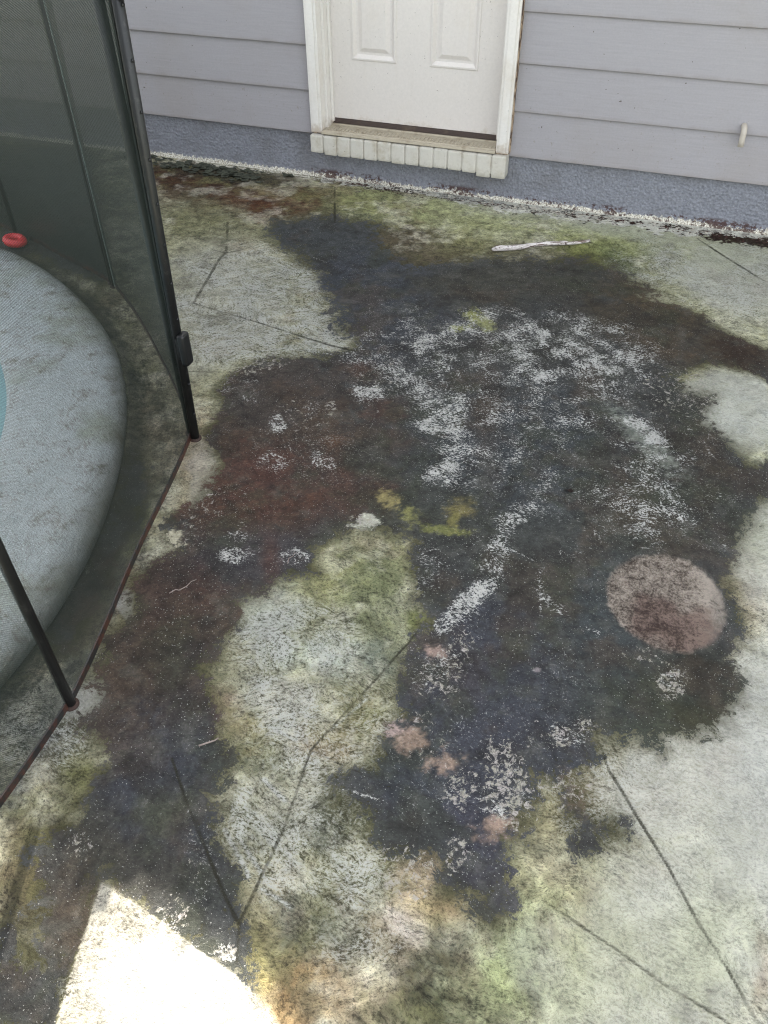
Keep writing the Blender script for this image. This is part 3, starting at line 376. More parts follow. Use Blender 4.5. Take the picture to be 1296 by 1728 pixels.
OVAL = [[1.278,-2.235],[1.284,-2.212],[1.292,-2.187],[1.305,-2.167],[1.321,-2.146],[1.341,-2.13],[1.362,-2.118],[1.385,-2.108],[1.41,-2.104],[1.435,-2.104],[1.46,-2.106],[1.483,-2.116],[1.506,-2.128],[1.527,-2.142],[1.543,-2.162],[1.558,-2.182],[1.569,-2.204],[1.577,-2.228],[1.58,-2.25],[1.58,-2.276],[1.577,-2.3],[1.569,-2.321],[1.56,-2.343],[1.547,-2.361],[1.531,-2.379],[1.513,-2.392],[1.494,-2.403],[1.474,-2.412],[1.451,-2.416],[1.429,-2.417],[1.406,-2.415],[1.385,-2.408],[1.363,-2.399],[1.343,-2.388],[1.325,-2.371],[1.309,-2.353],[1.296,-2.332],[1.286,-2.31],[1.28,-2.287],[1.277,-2.261]]
SCORES = [[[[-0.429,-1.317],[-0.512,-0.953],[-0.518,-0.878],[-0.651,-0.613]],1.2],[[[-0.429,-1.317],[-0.117,-1.371],[0.181,-1.43],[0.283,-1.436]],1.1],[[[-1.009,-0.673],[-0.573,-0.885],[-0.512,-0.888],[-0.381,-0.759]],0.9],[[[-0.528,-1.395],[-0.469,-1.365],[-0.429,-1.317]],0.4],[[[-0.35,-0.075],[-0.194,-0.458]],1.1],[[[-0.605,-1.67],[-0.549,-1.586],[-0.498,-1.568]],0.3],[[[-0.407,-1.817],[-0.207,-1.744],[0.008,-1.674]],1.0],[[[1.353,-0.115],[1.485,-0.267],[1.648,-0.451]],1.2],[[[0.578,0.012],[0.664,-0.134]],0.9],[[[0.946,-0.691],[1.062,-0.966]],0.4],[[[1.116,-0.58],[1.306,-0.669],[1.442,-0.767]],0.4],[[[1.302,-2.659],[1.351,-2.765],[1.418,-2.848],[1.487,-2.932],[1.544,-3.013],[1.598,-3.076],[1.641,-3.136],[1.666,-3.166]],1.0],[[[1.205,-3.047],[1.293,-3.072],[1.407,-3.105],[1.502,-3.137],[1.575,-3.152],[1.629,-3.166]],0.8],[[[0.774,-3.289],[0.774,-3.201],[0.775,-3.104],[0.757,-2.926],[0.828,-2.703],[0.868,-2.563]],0.85],[[[0.868,-2.563],[0.894,-2.457]],0.4],[[[0.774,-3.289],[0.725,-3.252],[0.659,-3.194],[0.555,-3.103],[0.492,-3.041]],1.0],[[[0.774,-3.289],[0.8,-3.347]],0.7],[[[0.765,-2.928],[0.862,-2.94],[0.917,-2.948]],0.5],[[[1.428,-1.719],[1.542,-1.873]],0.4],[[[-0.792,-1.691],[-0.711,-1.552]],0.5],[[[-0.178,-2.748],[-0.06,-2.664]],0.4]]
SCRATCHES = [[[[-0.136,-1.613],[0.04,-1.503],[0.213,-1.485]],0.8],[[[-0.587,-1.162],[-0.494,-1.087]],0.5],[[[0.825,-2.771],[0.78,-2.866]],0.5],[[[0.843,-2.988],[0.93,-2.984]],0.7],[[[1.105,-2.342],[1.2,-2.379]],0.6],[[[1.228,-1.477],[1.35,-1.597]],0.7],[[[1.344,-1.536],[1.412,-1.724]],0.6],[[[1.287,-1.739],[1.398,-1.758]],0.5],[[[-0.033,-1.495],[0.155,-1.344]],0.6],[[[-0.176,-0.798],[-0.018,-0.858]],0.6],[[[0.457,-1.368],[0.579,-1.263]],0.7],[[[0.479,-1.736],[0.487,-1.865]],0.5],[[[0.693,-3.02],[0.755,-3.049]],1],[[[0.669,-3.141],[0.753,-3.208]],1],[[[0.71,-3.152],[0.769,-3.191]],1],[[[0.651,-2.904],[0.719,-2.917]],1],[[[0.735,-3.04],[0.751,-3.045]],1],[[[1.014,-2.21],[1.082,-2.232]],0.8],[[[1.103,-2.258],[1.137,-2.411]],0.7],[[[0.784,-3.22],[0.848,-3.231]],0.7]]

# ------------------------------------------------------------------ the slab
PC = (-1.864, -3.045); PR = 1.896          # pool coping circle
_rng = np.random.RandomState(11)
_tabs = [_rng.rand(257, 257) for _ in range(14)]
def vnoise(X, Y, s, k):
    T = _tabs[k % 14]; x = X * s + 41.3 * (k + 1); y = Y * s + 17.7 * (k + 1)
    xi = np.floor(x).astype(int); yi = np.floor(y).astype(int); fx = x - xi; fy = y - yi
    fx = fx * fx * (3 - 2 * fx); fy = fy * fy * (3 - 2 * fy)
    a = xi % 256; b = yi % 256
    return (T[a, b] * (1 - fx) + T[a + 1, b] * fx) * (1 - fy) + (T[a, b + 1] * (1 - fx) + T[a + 1, b + 1] * fx) * fy
def fbm(X, Y, s, k, o=4, g=0.55):
    v = 0; a = 1; tot = 0
    for i in range(o):
        v = v + a * (vnoise(X, Y, s * 2.03 ** i, k + i) - 0.5); tot += a; a *= g
    return v / tot * 2

def spread(a, b, first, n=22):
    q = np.cumsum(first * 1.28 ** np.arange(n)); q = q / q[-1] * abs(b - a)
    return a + np.sign(b - a) * q
xs = np.concatenate([spread(-1.62, -8, 0.01)[::-1], np.arange(-1.62, -0.5, 0.008), np.arange(-0.5, 1.76, 0.0042), spread(1.76, 6, 0.01)])
ys = np.concatenate([spread(-3.66, -9, 0.01)[::-1], np.arange(-3.66, -2.2, 0.004), np.arange(-2.2, 0.03, 0.005), [0.06, 0.3]])
GX, GY = np.meshgrid(xs, ys, indexing='ij'); SH = GX.shape; X = GX.ravel(); Y = GY.ravel(); N = X.size
w1 = fbm(X, Y, 5, 0, 5); w2 = fbm(X, Y, 5, 5, 5); h1 = fbm(X, Y, 22, 2, 4); h2 = fbm(X, Y, 22, 8, 4)
WX = X + w1 * 0.06 + h1 * 0.018; WY = Y + w2 * 0.06 + h2 * 0.018          # rough outline
VX = X + w1 * 0.02 + h1 * 0.012; VY = Y + w2 * 0.02 + h2 * 0.012          # gentle

def ell_d(e, X, Y):
    dx = X - e[0]; dy = Y - e[1]
    return np.hypot(e[2] * dx + e[3] * dy, e[4] * dx + e[5] * dy)
def sstep(v): v = np.clip(v, 0, 1); return v * v * (3 - 2 * v)
def tint(base, lst, X, Y, rag=0.35):
    nz = fbm(X, Y, 14, 3, 6, 0.8)
    for e in lst:
        d = ell_d(e, X, Y) + nz * rag
        a = sstep((1 + e[10] - d) / (2 * e[10])) * e[9]; i = a > 0.002
        base[i] += (lin(e[6:9]) * K - base[i]) * a[i, None]
def seg_dist(pts, X, Y, closed=False):
    best = np.full(X.shape, 9.0); n = len(pts)
    for i in range(n if closed else n - 1):
        ax_, ay = pts[i]; bx, by = pts[(i + 1) % n]; ex, ey = bx - ax_, by - ay
        tt = np.clip(((X - ax_) * ex + (Y - ay) * ey) / (ex * ex + ey * ey + 1e-12), 0, 1)
        best = np.minimum(best, np.hypot(X - ax_ - tt * ex, Y - ay - tt * ey))
    return best
def inside(pts, X, Y):
    r = np.zeros(X.shape, bool); n = len(pts)
    for i in range(n):
        x0, y0 = pts[i]; x1, y1 = pts[(i + 1) % n]
        c = ((y0 > Y) != (y1 > Y)); xx = (x1 - x0) * (Y - y0) / ((y1 - y0) if y1 != y0 else 1e-9) + x0
        r ^= c & (X < xx)
    return r
def sdist(pts, X, Y):
    P_ = np.array(pts); x0, y0 = P_.min(0) - 0.15; x1, y1 = P_.max(0) + 0.15
    out = np.full(X.shape, 0.15); i = (X > x0) & (X < x1) & (Y > y0) & (Y < y1)
    d = seg_dist(pts, X[i], Y[i], True); d[inside(pts, X[i], Y[i])] *= -1; out[i] = np.minimum(d, 0.15)
    return out

LC = np.empty((N, 3)); LC[:] = lin((196, 196, 184)) * K
gn = sstep((fbm(X, Y, 1.6, 4, 5) + 0.05) * 2.2)
LC += (lin((150, 154, 118)) * K - LC) * (gn * 0.35)[:, None]
tint(LC, TINT_LIGHT, VX, VY, 0.7)
for c_, s_, k_, a_, l_ in (((150, 150, 104), 5, 2, 0.4, 0.05), ((108, 106, 84), 9, 5, 0.5, 0.1), ((204, 204, 196), 8, 7, 0.45, 0.08), ((150, 132, 112), 4, 12, 0.35, 0.12)):
    f_ = sstep((fbm(X, Y, s_, k_, 6, 0.68) - l_) * 3.0) * a_; LC += (lin(c_) * K - LC) * f_[:, None]
sd_ = np.full(N, 0.15)
for a in DARK_AREAS: sd_ = np.minimum(sd_, sdist(a, WX * 0.6 + X * 0.4, WY * 0.6 + Y * 0.4))
out_field = 0.5 - sd_ / 0.12
for a in SOFT_AREAS:
    out_field = np.maximum(out_field, np.clip(0.5 - sdist(a, WX, WY) / 0.3, 0.0, 1.0) * 1.25 - 0.12)
fringe = np.exp(-np.clip(sd_, 0, 1) / 0.035) * (0.45 + 0.5 * fbm(X, Y, 7, 9, 3))
LC += (lin((112, 110, 62)) * K - LC) * np.clip(fringe, 0, 0.8)[:, None]
wd = seg_dist(SUN_WEDGE, X, Y); nr_ = sstep((0.14 - wd) / 0.08)
sdw = np.where(inside(SUN_WEDGE + [[1.1, -4.2], [0.76, -4.2]], X, Y), wd, -wd)
out_field = out_field * (1 - nr_) + nr_ * np.where(sdw > 0, np.minimum(out_field, 0.5 - sdw / 0.015), out_field)  # mould mask is cut off along the sun patch edge
sun_mask = sstep(sdw / 0.012 + 0.5) * (wd < 3)
DC = np.empty((N, 3)); DC[:] = lin((76, 77, 76)) * K
tint(DC, TINT_DARK, VX, VY, 0.9)
def drift(A, c, s, k, amt, lo=0.0):
    f = sstep((fbm(X, Y, s, k, 6, 0.68) - lo) * 3.0) * amt; A += (lin(c) * K - A) * f[:, None]
drift(DC, (92, 76, 60), 5, 1, 0.45, 0.04); drift(DC, (70, 74, 76), 4, 4, 0.35, 0.05); drift(DC, (72, 76, 58), 7, 6, 0.5, 0.05); drift(DC, (54, 50, 46), 10, 9, 0.55, 0.06); drift(DC, (110, 110, 102), 12, 11, 0.35, 0.12)
DC = (DC * 0.9 + DC.mean(1, keepdims=True) * 0.1) * np.array([0.93, 0.93, 0.91])
lift = sstep((LC.mean(1) - 0.03) / 0.24)[:, None]
LC = np.minimum(LC * (1.08 + lift * (np.array([1.66, 1.60, 1.42]) - 1.08)), 0.84)
hb = fbm(X, Y, 60, 3, 4, 0.8)
for e in BLOTCH:
    a = sstep((1 + e[10] - ell_d(e, X + h1 * 0.012, Y + h2 * 0.012) - 1.5 * hb) / (2 * e[10])) * e[9]
    LC += (lin(e[6:9]) * K * 1.15 - LC) * a[:, None]; DC += (lin(e[6:9]) * K * 1.15 - DC) * a[:, None]
Sf = np.zeros(N); bl = np.clip(0.75 + 0.9 * fbm(X, Y, 18, 6, 4), 0.1, 1.4)
for e in SCUFFS:
    v = sstep((1.3 - ell_d(e, VX, VY)) / 0.8) * e[6]; Sf = np.maximum(Sf, v) + 0.25 * np.minimum(Sf, v)
Sf = np.clip(Sf * bl, 0, 1.3)
Lf = np.zeros(N)
for e in STROKES: Lf = np.maximum(Lf, sstep((1.3 - ell_d(e, VX, VY)) / 0.8) * e[6])
Lf = np.clip(Lf * (0.8 + 0.8 * fbm(X, Y, 10, 1, 4)), 0, 1)
for pts, wgt in SCRATCHES:
    d = seg_dist(pts, X + h1 * 0.004, Y); m = np.exp(-(d / 0.004) ** 2) * wgt; Lf = np.maximum(Lf, m * 1.0); Sf = np.maximum(Sf, m * 1.2)
    LC += (lin((196, 198, 190)) * K - LC) * (m * 0.8)[:, None]
LC += (np.minimum(lin((206, 200, 184)) * K * (1 + 0.25 * fbm(X, Y, 20, 2, 5, 0.7))[:, None], 0.7) - LC) * (sun_mask * 0.9)[:, None]  # sunlight painted in: light layer turned pale within the sun patch
CHf = np.zeros(N)
for e in CHIPS: CHf = np.maximum(CHf, sstep((1.3 - ell_d(e, VX, VY)) / 0.8) * e[6])
PALEf = np.zeros(N)
for e in PALES: PALEf = np.maximum(PALEf, sstep((1.3 - ell_d(e, WX, WY)) / 0.6) * e[6])
LC += (lin((222, 222, 214)) * K - LC) * (PALEf * 0.6)[:, None]
Jf = np.zeros(N)
for pts, wgt in SCORES:
    x0, y0 = np.min(pts, 0) - 0.05; x1, y1 = np.max(pts, 0) + 0.05; i = (X > x0) & (X < x1) & (Y > y0) & (Y < y1)
    d = seg_dist(pts, X[i] + h1[i] * 0.0012, Y[i] + h2[i] * 0.0012)
    g_ = np.exp(-(d / (0.0026 + 0.0016 * wgt + 0.0022 * sstep((Y[i] + 2.4) / 1.5))) ** 2) * (0.35 + 0.65 * wgt); Jf[i] = np.maximum(Jf[i], g_)
Jf *= np.clip(0.8 + 1.3 * fbm(X, Y, 7, 7, 4), 0.12, 1)
ov = sdist(OVAL, X + h1 * 0.0015, Y + h2 * 0.0015); OVf = np.clip(0.5 - (ov + 0.005 * h1) / 0.045, 0, 1)
core = np.clip(1.35 - np.hypot((X - OVAL[0][0] - 0.18) / 0.16, (Y - OVAL[0][1] + 0.1) / 0.10) + 0.8 * h1, 0, 1)
fade = sstep((np.array(OVAL)[:, 0].max() - X) / 0.16)
OVf *= fade * 0.6 + 0.4
oa = np.array(OVAL); ovr = sstep((X - oa[:, 0].mean() - 0.01) / 0.12) 
# salt and dark red mould where the slab meets the wall
dw = -Y + 0.02 * w1; rim = sstep((0.055 + 0.05 * sstep((X - 0.1) / 0.4) + 0.10 * fbm(X, Y * 1.5, 9, 10, 5, 0.8) - dw) / 0.02) * ((X > -0.45) * 0.85 + 0.1)
LC += (lin((222, 220, 208)) * K * 1.5 - LC) * np.clip(rim, 0, 1)[:, None]
ml = fbm(X * 0.8, Y * 1.3, 34, 12, 4, 0.85); mk = np.exp(-((dw - 0.03 - 0.05 * fbm(X, Y, 4, 11, 3)) / 0.035) ** 2)
mk = sstep((ml * 2.2 + mk * 1.0 - 0.85) / 0.2) * (X > -0.5) * (0.5 + 0.5 * sstep((fbm(X, Y, 2.5, 13, 2) + 0.2) * 4))
mk = mk * sstep((0.17 - dw) / 0.05)
mk = np.maximum(mk, sstep((1.1 - np.hypot((X - 1.56) / 0.24, (Y + 0.07) / 0.045) + 1.1 * ml) / 0.25))
LC += (lin((58, 38, 30)) * K - LC) * np.clip(mk, 0, 1)[:, None]

Z = 0.0016 * w1 + 0.0007 * h1 - 0.003 * Jf
Z += -0.0006 * np.clip(out_field, 0, 1)
# a shallow moulded groove just outside the raised coping
rr = np.hypot(X - PC[0], Y - PC[1]); Z -= 0.006 * np.exp(-((rr - PR - 0.05) / 0.03) ** 2)
gg_ = (X < 0.25) & (rr > PR); st_ = sstep((fbm((rr - PR) * 6, np.arctan2(Y - PC[1], X - PC[0]) * 3, 4, 3, 5, 0.75) + 0.02) * 3) * np.clip(1 - (rr - PR) / 0.3, 0, 1) * (inside([list(PC), [-1.475, -1.02], [-0.797, -1.297], [-0.016, -2.055], [0.216, -3.0], [0.2, -4.2]], X, Y))
LC += (lin((62, 60, 54)) * K - LC) * (st_ * 0.75)[:, None]
gm = np.exp(-((rr - PR - 0.02) / 0.035) ** 2) * 0.75
LC += (lin((70, 70, 66)) * K - LC) * gm[:, None]
nx, ny = SH
idx = np.arange(N).reshape(SH)
quads = np.stack([idx[:-1, :-1], idx[1:, :-1], idx[1:, 1:], idx[:-1, 1:]], -1).reshape(-1, 4)
cx_ = X[quads].mean(1); cy_ = Y[quads].mean(1)
keep = np.hypot(cx_ - PC[0], cy_ - PC[1]) > PR - 0.06
quads = quads[keep]
me = bpy.data.meshes.new('patio')
me.vertices.add(N); me.vertices.foreach_set('co', np.stack([X, Y, Z], 1).astype(np.float32).ravel())
me.loops.add(quads.size); me.loops.foreach_set('vertex_index', quads.ravel().astype(np.int32))
me.polygons.add(len(quads)); me.polygons.foreach_set('loop_start', (np.arange(len(quads)) * 4).astype(np.int32))
me.polygons.foreach_set('use_smooth', np.ones(len(quads), bool))
me.update(calc_edges=True)
def put_attr(name, A):
    at = me.attributes.new(name, 'FLOAT_COLOR', 'POINT'); B = np.ones((N, 4), np.float32); B[:, :3] = A; at.data.foreach_set('color', B.ravel())
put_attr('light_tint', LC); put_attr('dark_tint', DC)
put_attr('mask_a', np.stack([np.clip(out_field, 0, 1), Sf, Lf], 1)); put_attr('mask_c', np.stack([CHf, PALEf, np.where(sun_mask > 0.5, 2.0, ovr)], 1)); put_attr('mask_b', np.stack([Jf, OVf, core], 1))  # last channel of mask_c also flags the painted sun patch
me.materials.append(M_patio)
patio = struct(link_obj(bpy.data.objects.new('patio', me)))

bm = bmesh.new()                                   # lawn all round the slab, out to the horizon
a = [(-8, -9), (6, -9), (6, 0.3), (-8, 0.3)]; b = [(-120, -120), (120, -120), (120, 120), (-120, 120)]
va = [bm.verts.new((*p, -0.03)) for p in a]; vb = [bm.verts.new((*p, -0.03)) for p in b]; vc = [bm.verts.new((*p, -0.2)) for p in a]
for i in range(4):
    j = (i + 1) % 4; bm.faces.new((vb[i], vb[j], va[j], va[i])); bm.faces.new((va[i], va[j], vc[j], vc[i]))
struct(obj('lawn', bm, M_lawn))

# ------------------------------------------------------------------ pool
pool = thing('swimming_pool', 'round swimming pool with a broad pale raised concrete coping behind the mesh fence', 'swimming pool', None, (PC[0], PC[1], 0))
bm = bmesh.new(); prof = [(0.0, -0.02), (0.002, 0.012), (-0.008, 0.026), (-0.028, 0.034), (-0.10, 0.037), (-0.20, 0.036), (-0.31, 0.034), (-0.355, 0.028), (-0.37, 0.012), (-0.365, -0.02), (-0.36, -0.12)]
seg = 260; rings = []
for k in range(seg):
    th = 2 * math.pi * k / seg; wob = 0.006 * math.sin(5 * th + 1) + 0.004 * math.sin(11 * th)
    rings.append([bm.verts.new(((PR + wob + r) * math.cos(th), (PR + wob + r) * math.sin(th), z + 0.0015 * math.sin(9 * th + r * 20))) for r, z in prof])
for k in range(seg):
    for i in range(len(prof) - 1): bm.faces.new((rings[k][i], rings[(k + 1) % seg][i], rings[(k + 1) % seg][i + 1], rings[k][i + 1]))
obj('coping', bm, M_coping, pool, True)
bm = bmesh.new(); ri = PR - 0.355; v0 = []; v1 = []
for k in range(96):
    th = 2 * math.pi * k / 96; v0.append(bm.verts.new((ri * math.cos(th), ri * math.sin(th), -0.1))); v1.append(bm.verts.new((ri * math.cos(th), ri * math.sin(th), -1.2)))
for k in range(96): bm.faces.new((v0[k], v1[k], v1[(k + 1) % 96], v0[(k + 1) % 96]))
bm.faces.new(v1)
obj('basin', bm, M_tile, pool, True)
bm = bmesh.new(); bmesh.ops.create_circle(bm, cap_ends=True, segments=96, radius=ri - 0.004)
for v in bm.verts: v.co.z = -0.045
struct(obj('water', bm, M_water)).location = (PC[0], PC[1], 0)

# ------------------------------------------------------------------ house
Z0 = 0.2106; EX = 0.1877; CW = 0.476; EAVE = 2.78
house = thing('house', 'grey lap-sided house wall with a white back door over a painted brick sill', 'house')
def siding_part():
    bm = bmesh.new(); rnd = random.Random(3)
    for xa, xb in ((-5.0, -CW), (CW, 3.4)):
        n = int((xb - xa) / 0.25)
        for k in range(14):
            zb = Z0 + k * EX
            if zb + EX > EAVE: break
            A = []; 
            for i in range(n + 1):
                x = xa + (xb - xa) * i / n; dz = rnd.uniform(-0.0007, 0.0007); dy = rnd.uniform(-0.0006, 0.0006)
                A.append([bm.verts.new((x, y, z)) for y, z in ((0.022, zb + 0.001 + dz), (0.001 + dy, zb + dz), (-0.001 + dy, zb + 0.002 + dz), (0.012 + dy, zb + EX + 0.004))])
            for p, q in zip(A, A[1:]):
                for j in range(3): bm.faces.new((p[j], q[j], q[j + 1], p[j + 1]))
    return bm
obj('siding', siding_part(), M_siding, house)
bm = bmesh.new()
gx = np.arange(-5.0, 3.41, 0.012); gz = np.arange(-0.06, 0.2301, 0.012); vv = []
for x in gx:
    vv.append([bm.verts.new((x, 0.022 + 0.004 * (float(vnoise(np.array([x]), np.array([z]), 45, 2)[0]) - 0.5) + 0.006 * max(0, 0.03 - z) / 0.03 * -1, z)) for z in gz])
for p, q in zip(vv, vv[1:]):
    for j in range(len(gz) - 1): bm.faces.new((p[j], q[j], q[j + 1], p[j + 1]))
obj('foundation', bm, M_stucco, house, True)
bm = bmesh.new(); box(bm, -5, -CW - 0.01, 0.05, 0.15, 0.23, EAVE); box(bm, CW + 0.01, 3.4, 0.05, 0.15, 0.23, EAVE); box(bm, -CW, CW, 0.05, 0.15, 2.36, EAVE)
box(bm, 3.3, 3.4, 0.16, 4, 0, EAVE); box(bm, -5, -4.9, 0.16, 4, 0, EAVE); box(bm, -5, 3.4, 4.01, 4.1, 0, EAVE)
obj('wall', bm, M_siding, house)
# roof with its eave; its unseen edge is bent out at right to bound the sun patch
plan = [(-5.4, -0.30), (-0.60, -0.395), (-0.30, -0.435), (-0.12, -0.56), (0.7, -1.33), (3.8, -1.5), (3.8, 4.5), (-5.4, 4.5)]
bm = bmesh.new(); lo = [bm.verts.new((x, y, EAVE)) for x, y in plan]; up = [bm.verts.new((x, y, EAVE + 0.012)) for x, y in plan]
bm.faces.new(lo[::-1]); bm.faces.new(up)
for i in range(8): bm.faces.new((lo[i], lo[(i + 1) % 8], up[(i + 1) % 8], up[i]))
obj('soffit', bm, M_soffit, house)
bm = bmesh.new(); top = bm.verts.new((-0.8, 2.2, EAVE + 1.6)); rv = [bm.verts.new((x, y, EAVE + 0.05)) for x, y in plan]
for i in range(8): bm.faces.new((rv[i], rv[(i + 1) % 8], top))
roof = obj('roof', bm, M_roof, house)

# door frame
bm = bmesh.new()
ZC = 0.2245
for s in (-1, 1):
    x0, x1 = sorted((s * CW, s * (CW - 0.056))); box(bm, x0, x1, -0.032, 0.02, ZC + 0.003, 2.38, 0.004)
    a0, a1 = sorted((s * (CW - 0.012), s * (CW - 0.044))); box(bm, a0, a1, -0.0375, -0.0325, ZC + 0.01, 2.34, 0.002)
    x0, x1 = sorted((s * (CW - 0.050), s * (CW - 0.068))); box(bm, x0, x1, 0.0205, 0.10, ZC + 0.006, 2.33, 0.002)
    x0, x1 = sorted((s * (CW - 0.0685), s * (CW - 0.080))); box(bm, x0, x1, 0.060, 0.079, ZC + 0.03, 2.31, 0.002)
box(bm, -CW, CW, -0.034, 0.02, 2.3815, 2.44, 0.004)
obj('door_frame', bm, M_white, house)
t = NT('old_caulk'); P = t.coord(); cn = t.noise(t.mapping(P, (60, 60, 22)), 1.0, 5, 0.7); M_caulk = t.done(t.bsdf(t.mix(t.ramp(cn, 0.4, 0.6), lin4((64, 44, 34)), lin4((170, 150, 126))), 0.8))
bm = bmesh.new()
for s in (-1, 1):
    x0, x1 = sorted((s * (CW + 0.0005), s * (CW + 0.004))); box(bm, x0, x1, -0.02, 0.02, ZC + 0.002, 2.42)
    x0, x1 = sorted((s * (CW - 0.001), s * (CW - 0.054))); box(bm, x0, x1, -0.028, 0.015, ZC - 0.0005, ZC + 0.0025)
obj('caulk_line', bm, M_caulk, house)
# caulk line with brown dirt between casing and siding
# door slab with sunk and raised panels
door = None
def door_part():
    bm = bmesh.new(); y = 0.08; x0, x1, z0, z1 = -0.405, 0.405, 0.268, 2.30
    cols = [(-0.302, -0.088), (0.068, 0.288)]; rows = [(0.522, 1.10), (1.24, 1.80), (1.92, 2.17)]
    xsn = [x0, cols[0][0], cols[0][1], cols[1][0], cols[1][1], x1]; zsn = [z0] + [z for r in rows for z in r] + [z1]
    def quad(a, b, c, d, ya, yb=None):
        yb = ya if yb is None else yb
        bm.faces.new([bm.verts.new(v) for v in ((a, ya, c), (b, ya, c), (b, ya, d), (a, ya, d))])
    for i in range(5):
        for j in range(7):
            if i in (1, 3) and j in (1, 3, 5): continue
            quad(xsn[i], xsn[i + 1], zsn[j], zsn[j + 1], y)
    rings = [(0, 0), (0.003, -0.004), (0.010, -0.0045), (0.018, 0.003), (0.024, 0.0085), (0.034, 0.0085), (0.052, 0.001)]
    for c in cols:
        for r in rows:
            prev = None
            for o, d in rings:
                cur = [bm.verts.new(v) for v in ((c[0] + o, y + d, r[0] + o), (c[1] - o, y + d, r[0] + o), (c[1] - o, y + d, r[1] - o), (c[0] + o, y + d, r[1] - o))]
                if prev:
                    for k in range(4): bm.faces.new((prev[k], prev[(k + 1) % 4], cur[(k + 1) % 4], cur[k]))
                prev = cur
            bm.faces.new(prev)
    box(bm, x0, x1, 0.0905, 0.12, z0, z1)
    for a, b, c, d in ((x0, x0 + .001, z0, z1), (x1 - .001, x1, z0, z1), (x0 + .001, x1 - .001, z0, z0 + .001), (x0 + .001, x1 - .001, z1 - .001, z1)):
        box(bm, a, b, 0.0802, 0.0903, c, d)
    return bm
door = obj('door', door_part(), M_door, house)
bm = bmesh.new(); box(bm, -0.404, 0.404, 0.0775, 0.100, 0.2445, 0.2665, 0.001); obj('door_sweep', bm, M_sweep, door)
bm = bmesh.new(); tube(bm, [(0.35, 0.079, 1.18), (0.35, 0.066, 1.18), (0.35, 0.06, 1.18), (0.35, 0.03, 1.18), (0.35, 0.018, 1.18), (0.35, 0.01, 1.18)], [0.03, 0.03, 0.011, 0.013, 0.027, 0.018], 20); obj('handle', bm, M_knob, door, True)
# threshold
bm = bmesh.new(); TP = [(0.10, 0.243), (0.072, 0.243), (0.066, 0.2455), (0.060, 0.2415), (-0.012, 0.2375), (-0.016, 0.2395), (-0.022, 0.2395), (-0.026, 0.2365), (-0.034, 0.236), (-0.037, 0.2385), (-0.042, 0.2375), (-0.044, 0.2285), (-0.040, 0.2255), (0.10, 0.2255)]
L_ = [bm.verts.new((-0.4185, y, z)) for y, z in TP]; R_ = [bm.verts.new((0.4185, y, z)) for y, z in TP]
for i in range(len(TP)): j = (i + 1) % len(TP); bm.faces.new((L_[i], L_[j], R_[j], R_[i]))
bm.faces.new(L_[::-1]); bm.faces.new(R_)
for k in range(46):
    x = -0.40 + k * 0.0178; box(bm, x, x + 0.009, -0.008, 0.056, 0.2376, 0.2398 + 0.0012, 0.0006)
obj('threshold', bm, M_thresh, house)
# rowlock brick sill, painted over
bm = bmesh.new(); rnd = random.Random(5); pitch = 0.952 / 14
for k in range(14):
    xa = -0.476 + k * pitch; zb = 0.139 - 0.0035 * rnd.random() + (-0.004 if k >= 11 else 0); 
    if k in (0,): zb = 0.142
    if k in (12, 13): zb = 0.124
    if k == 11: zb = 0.136
    y0 = -0.052 - rnd.uniform(0, 0.003)
    box(bm, xa + 0.0018, xa + pitch - 0.0018 - rnd.uniform(0, .0015), y0, 0.02, zb, 0.2235 - rnd.uniform(0, .002), 0.008)
    if k < 13: box(bm, xa + pitch - 0.006, xa + pitch + 0.006, -0.046 + rnd.uniform(-.003, .002), 0.018, max(zb, 0.134) + 0.006, 0.2195)
sill = obj('brick_sill', bm, M_brickpaint, house)
# small wall pipe with an elbow
bm = bmesh.new()
pp = [(1.417, 0.03, 0.432), (1.417, -0.006, 0.432)] + [(1.417 + 0.004 * math.sin(a_), -0.006 - 0.022 * math.sin(a_), 0.432 - 0.022 * (1 - math.cos(a_))) for a_ in (0.4, 0.8, 1.2, 1.57)] + [(1.422, -0.029, 0.385), (1.423, -0.030, 0.362)]
tube(bm, pp, 0.0115, 16); pipe = obj('wall_pipe', bm, M_pvc, house, True)

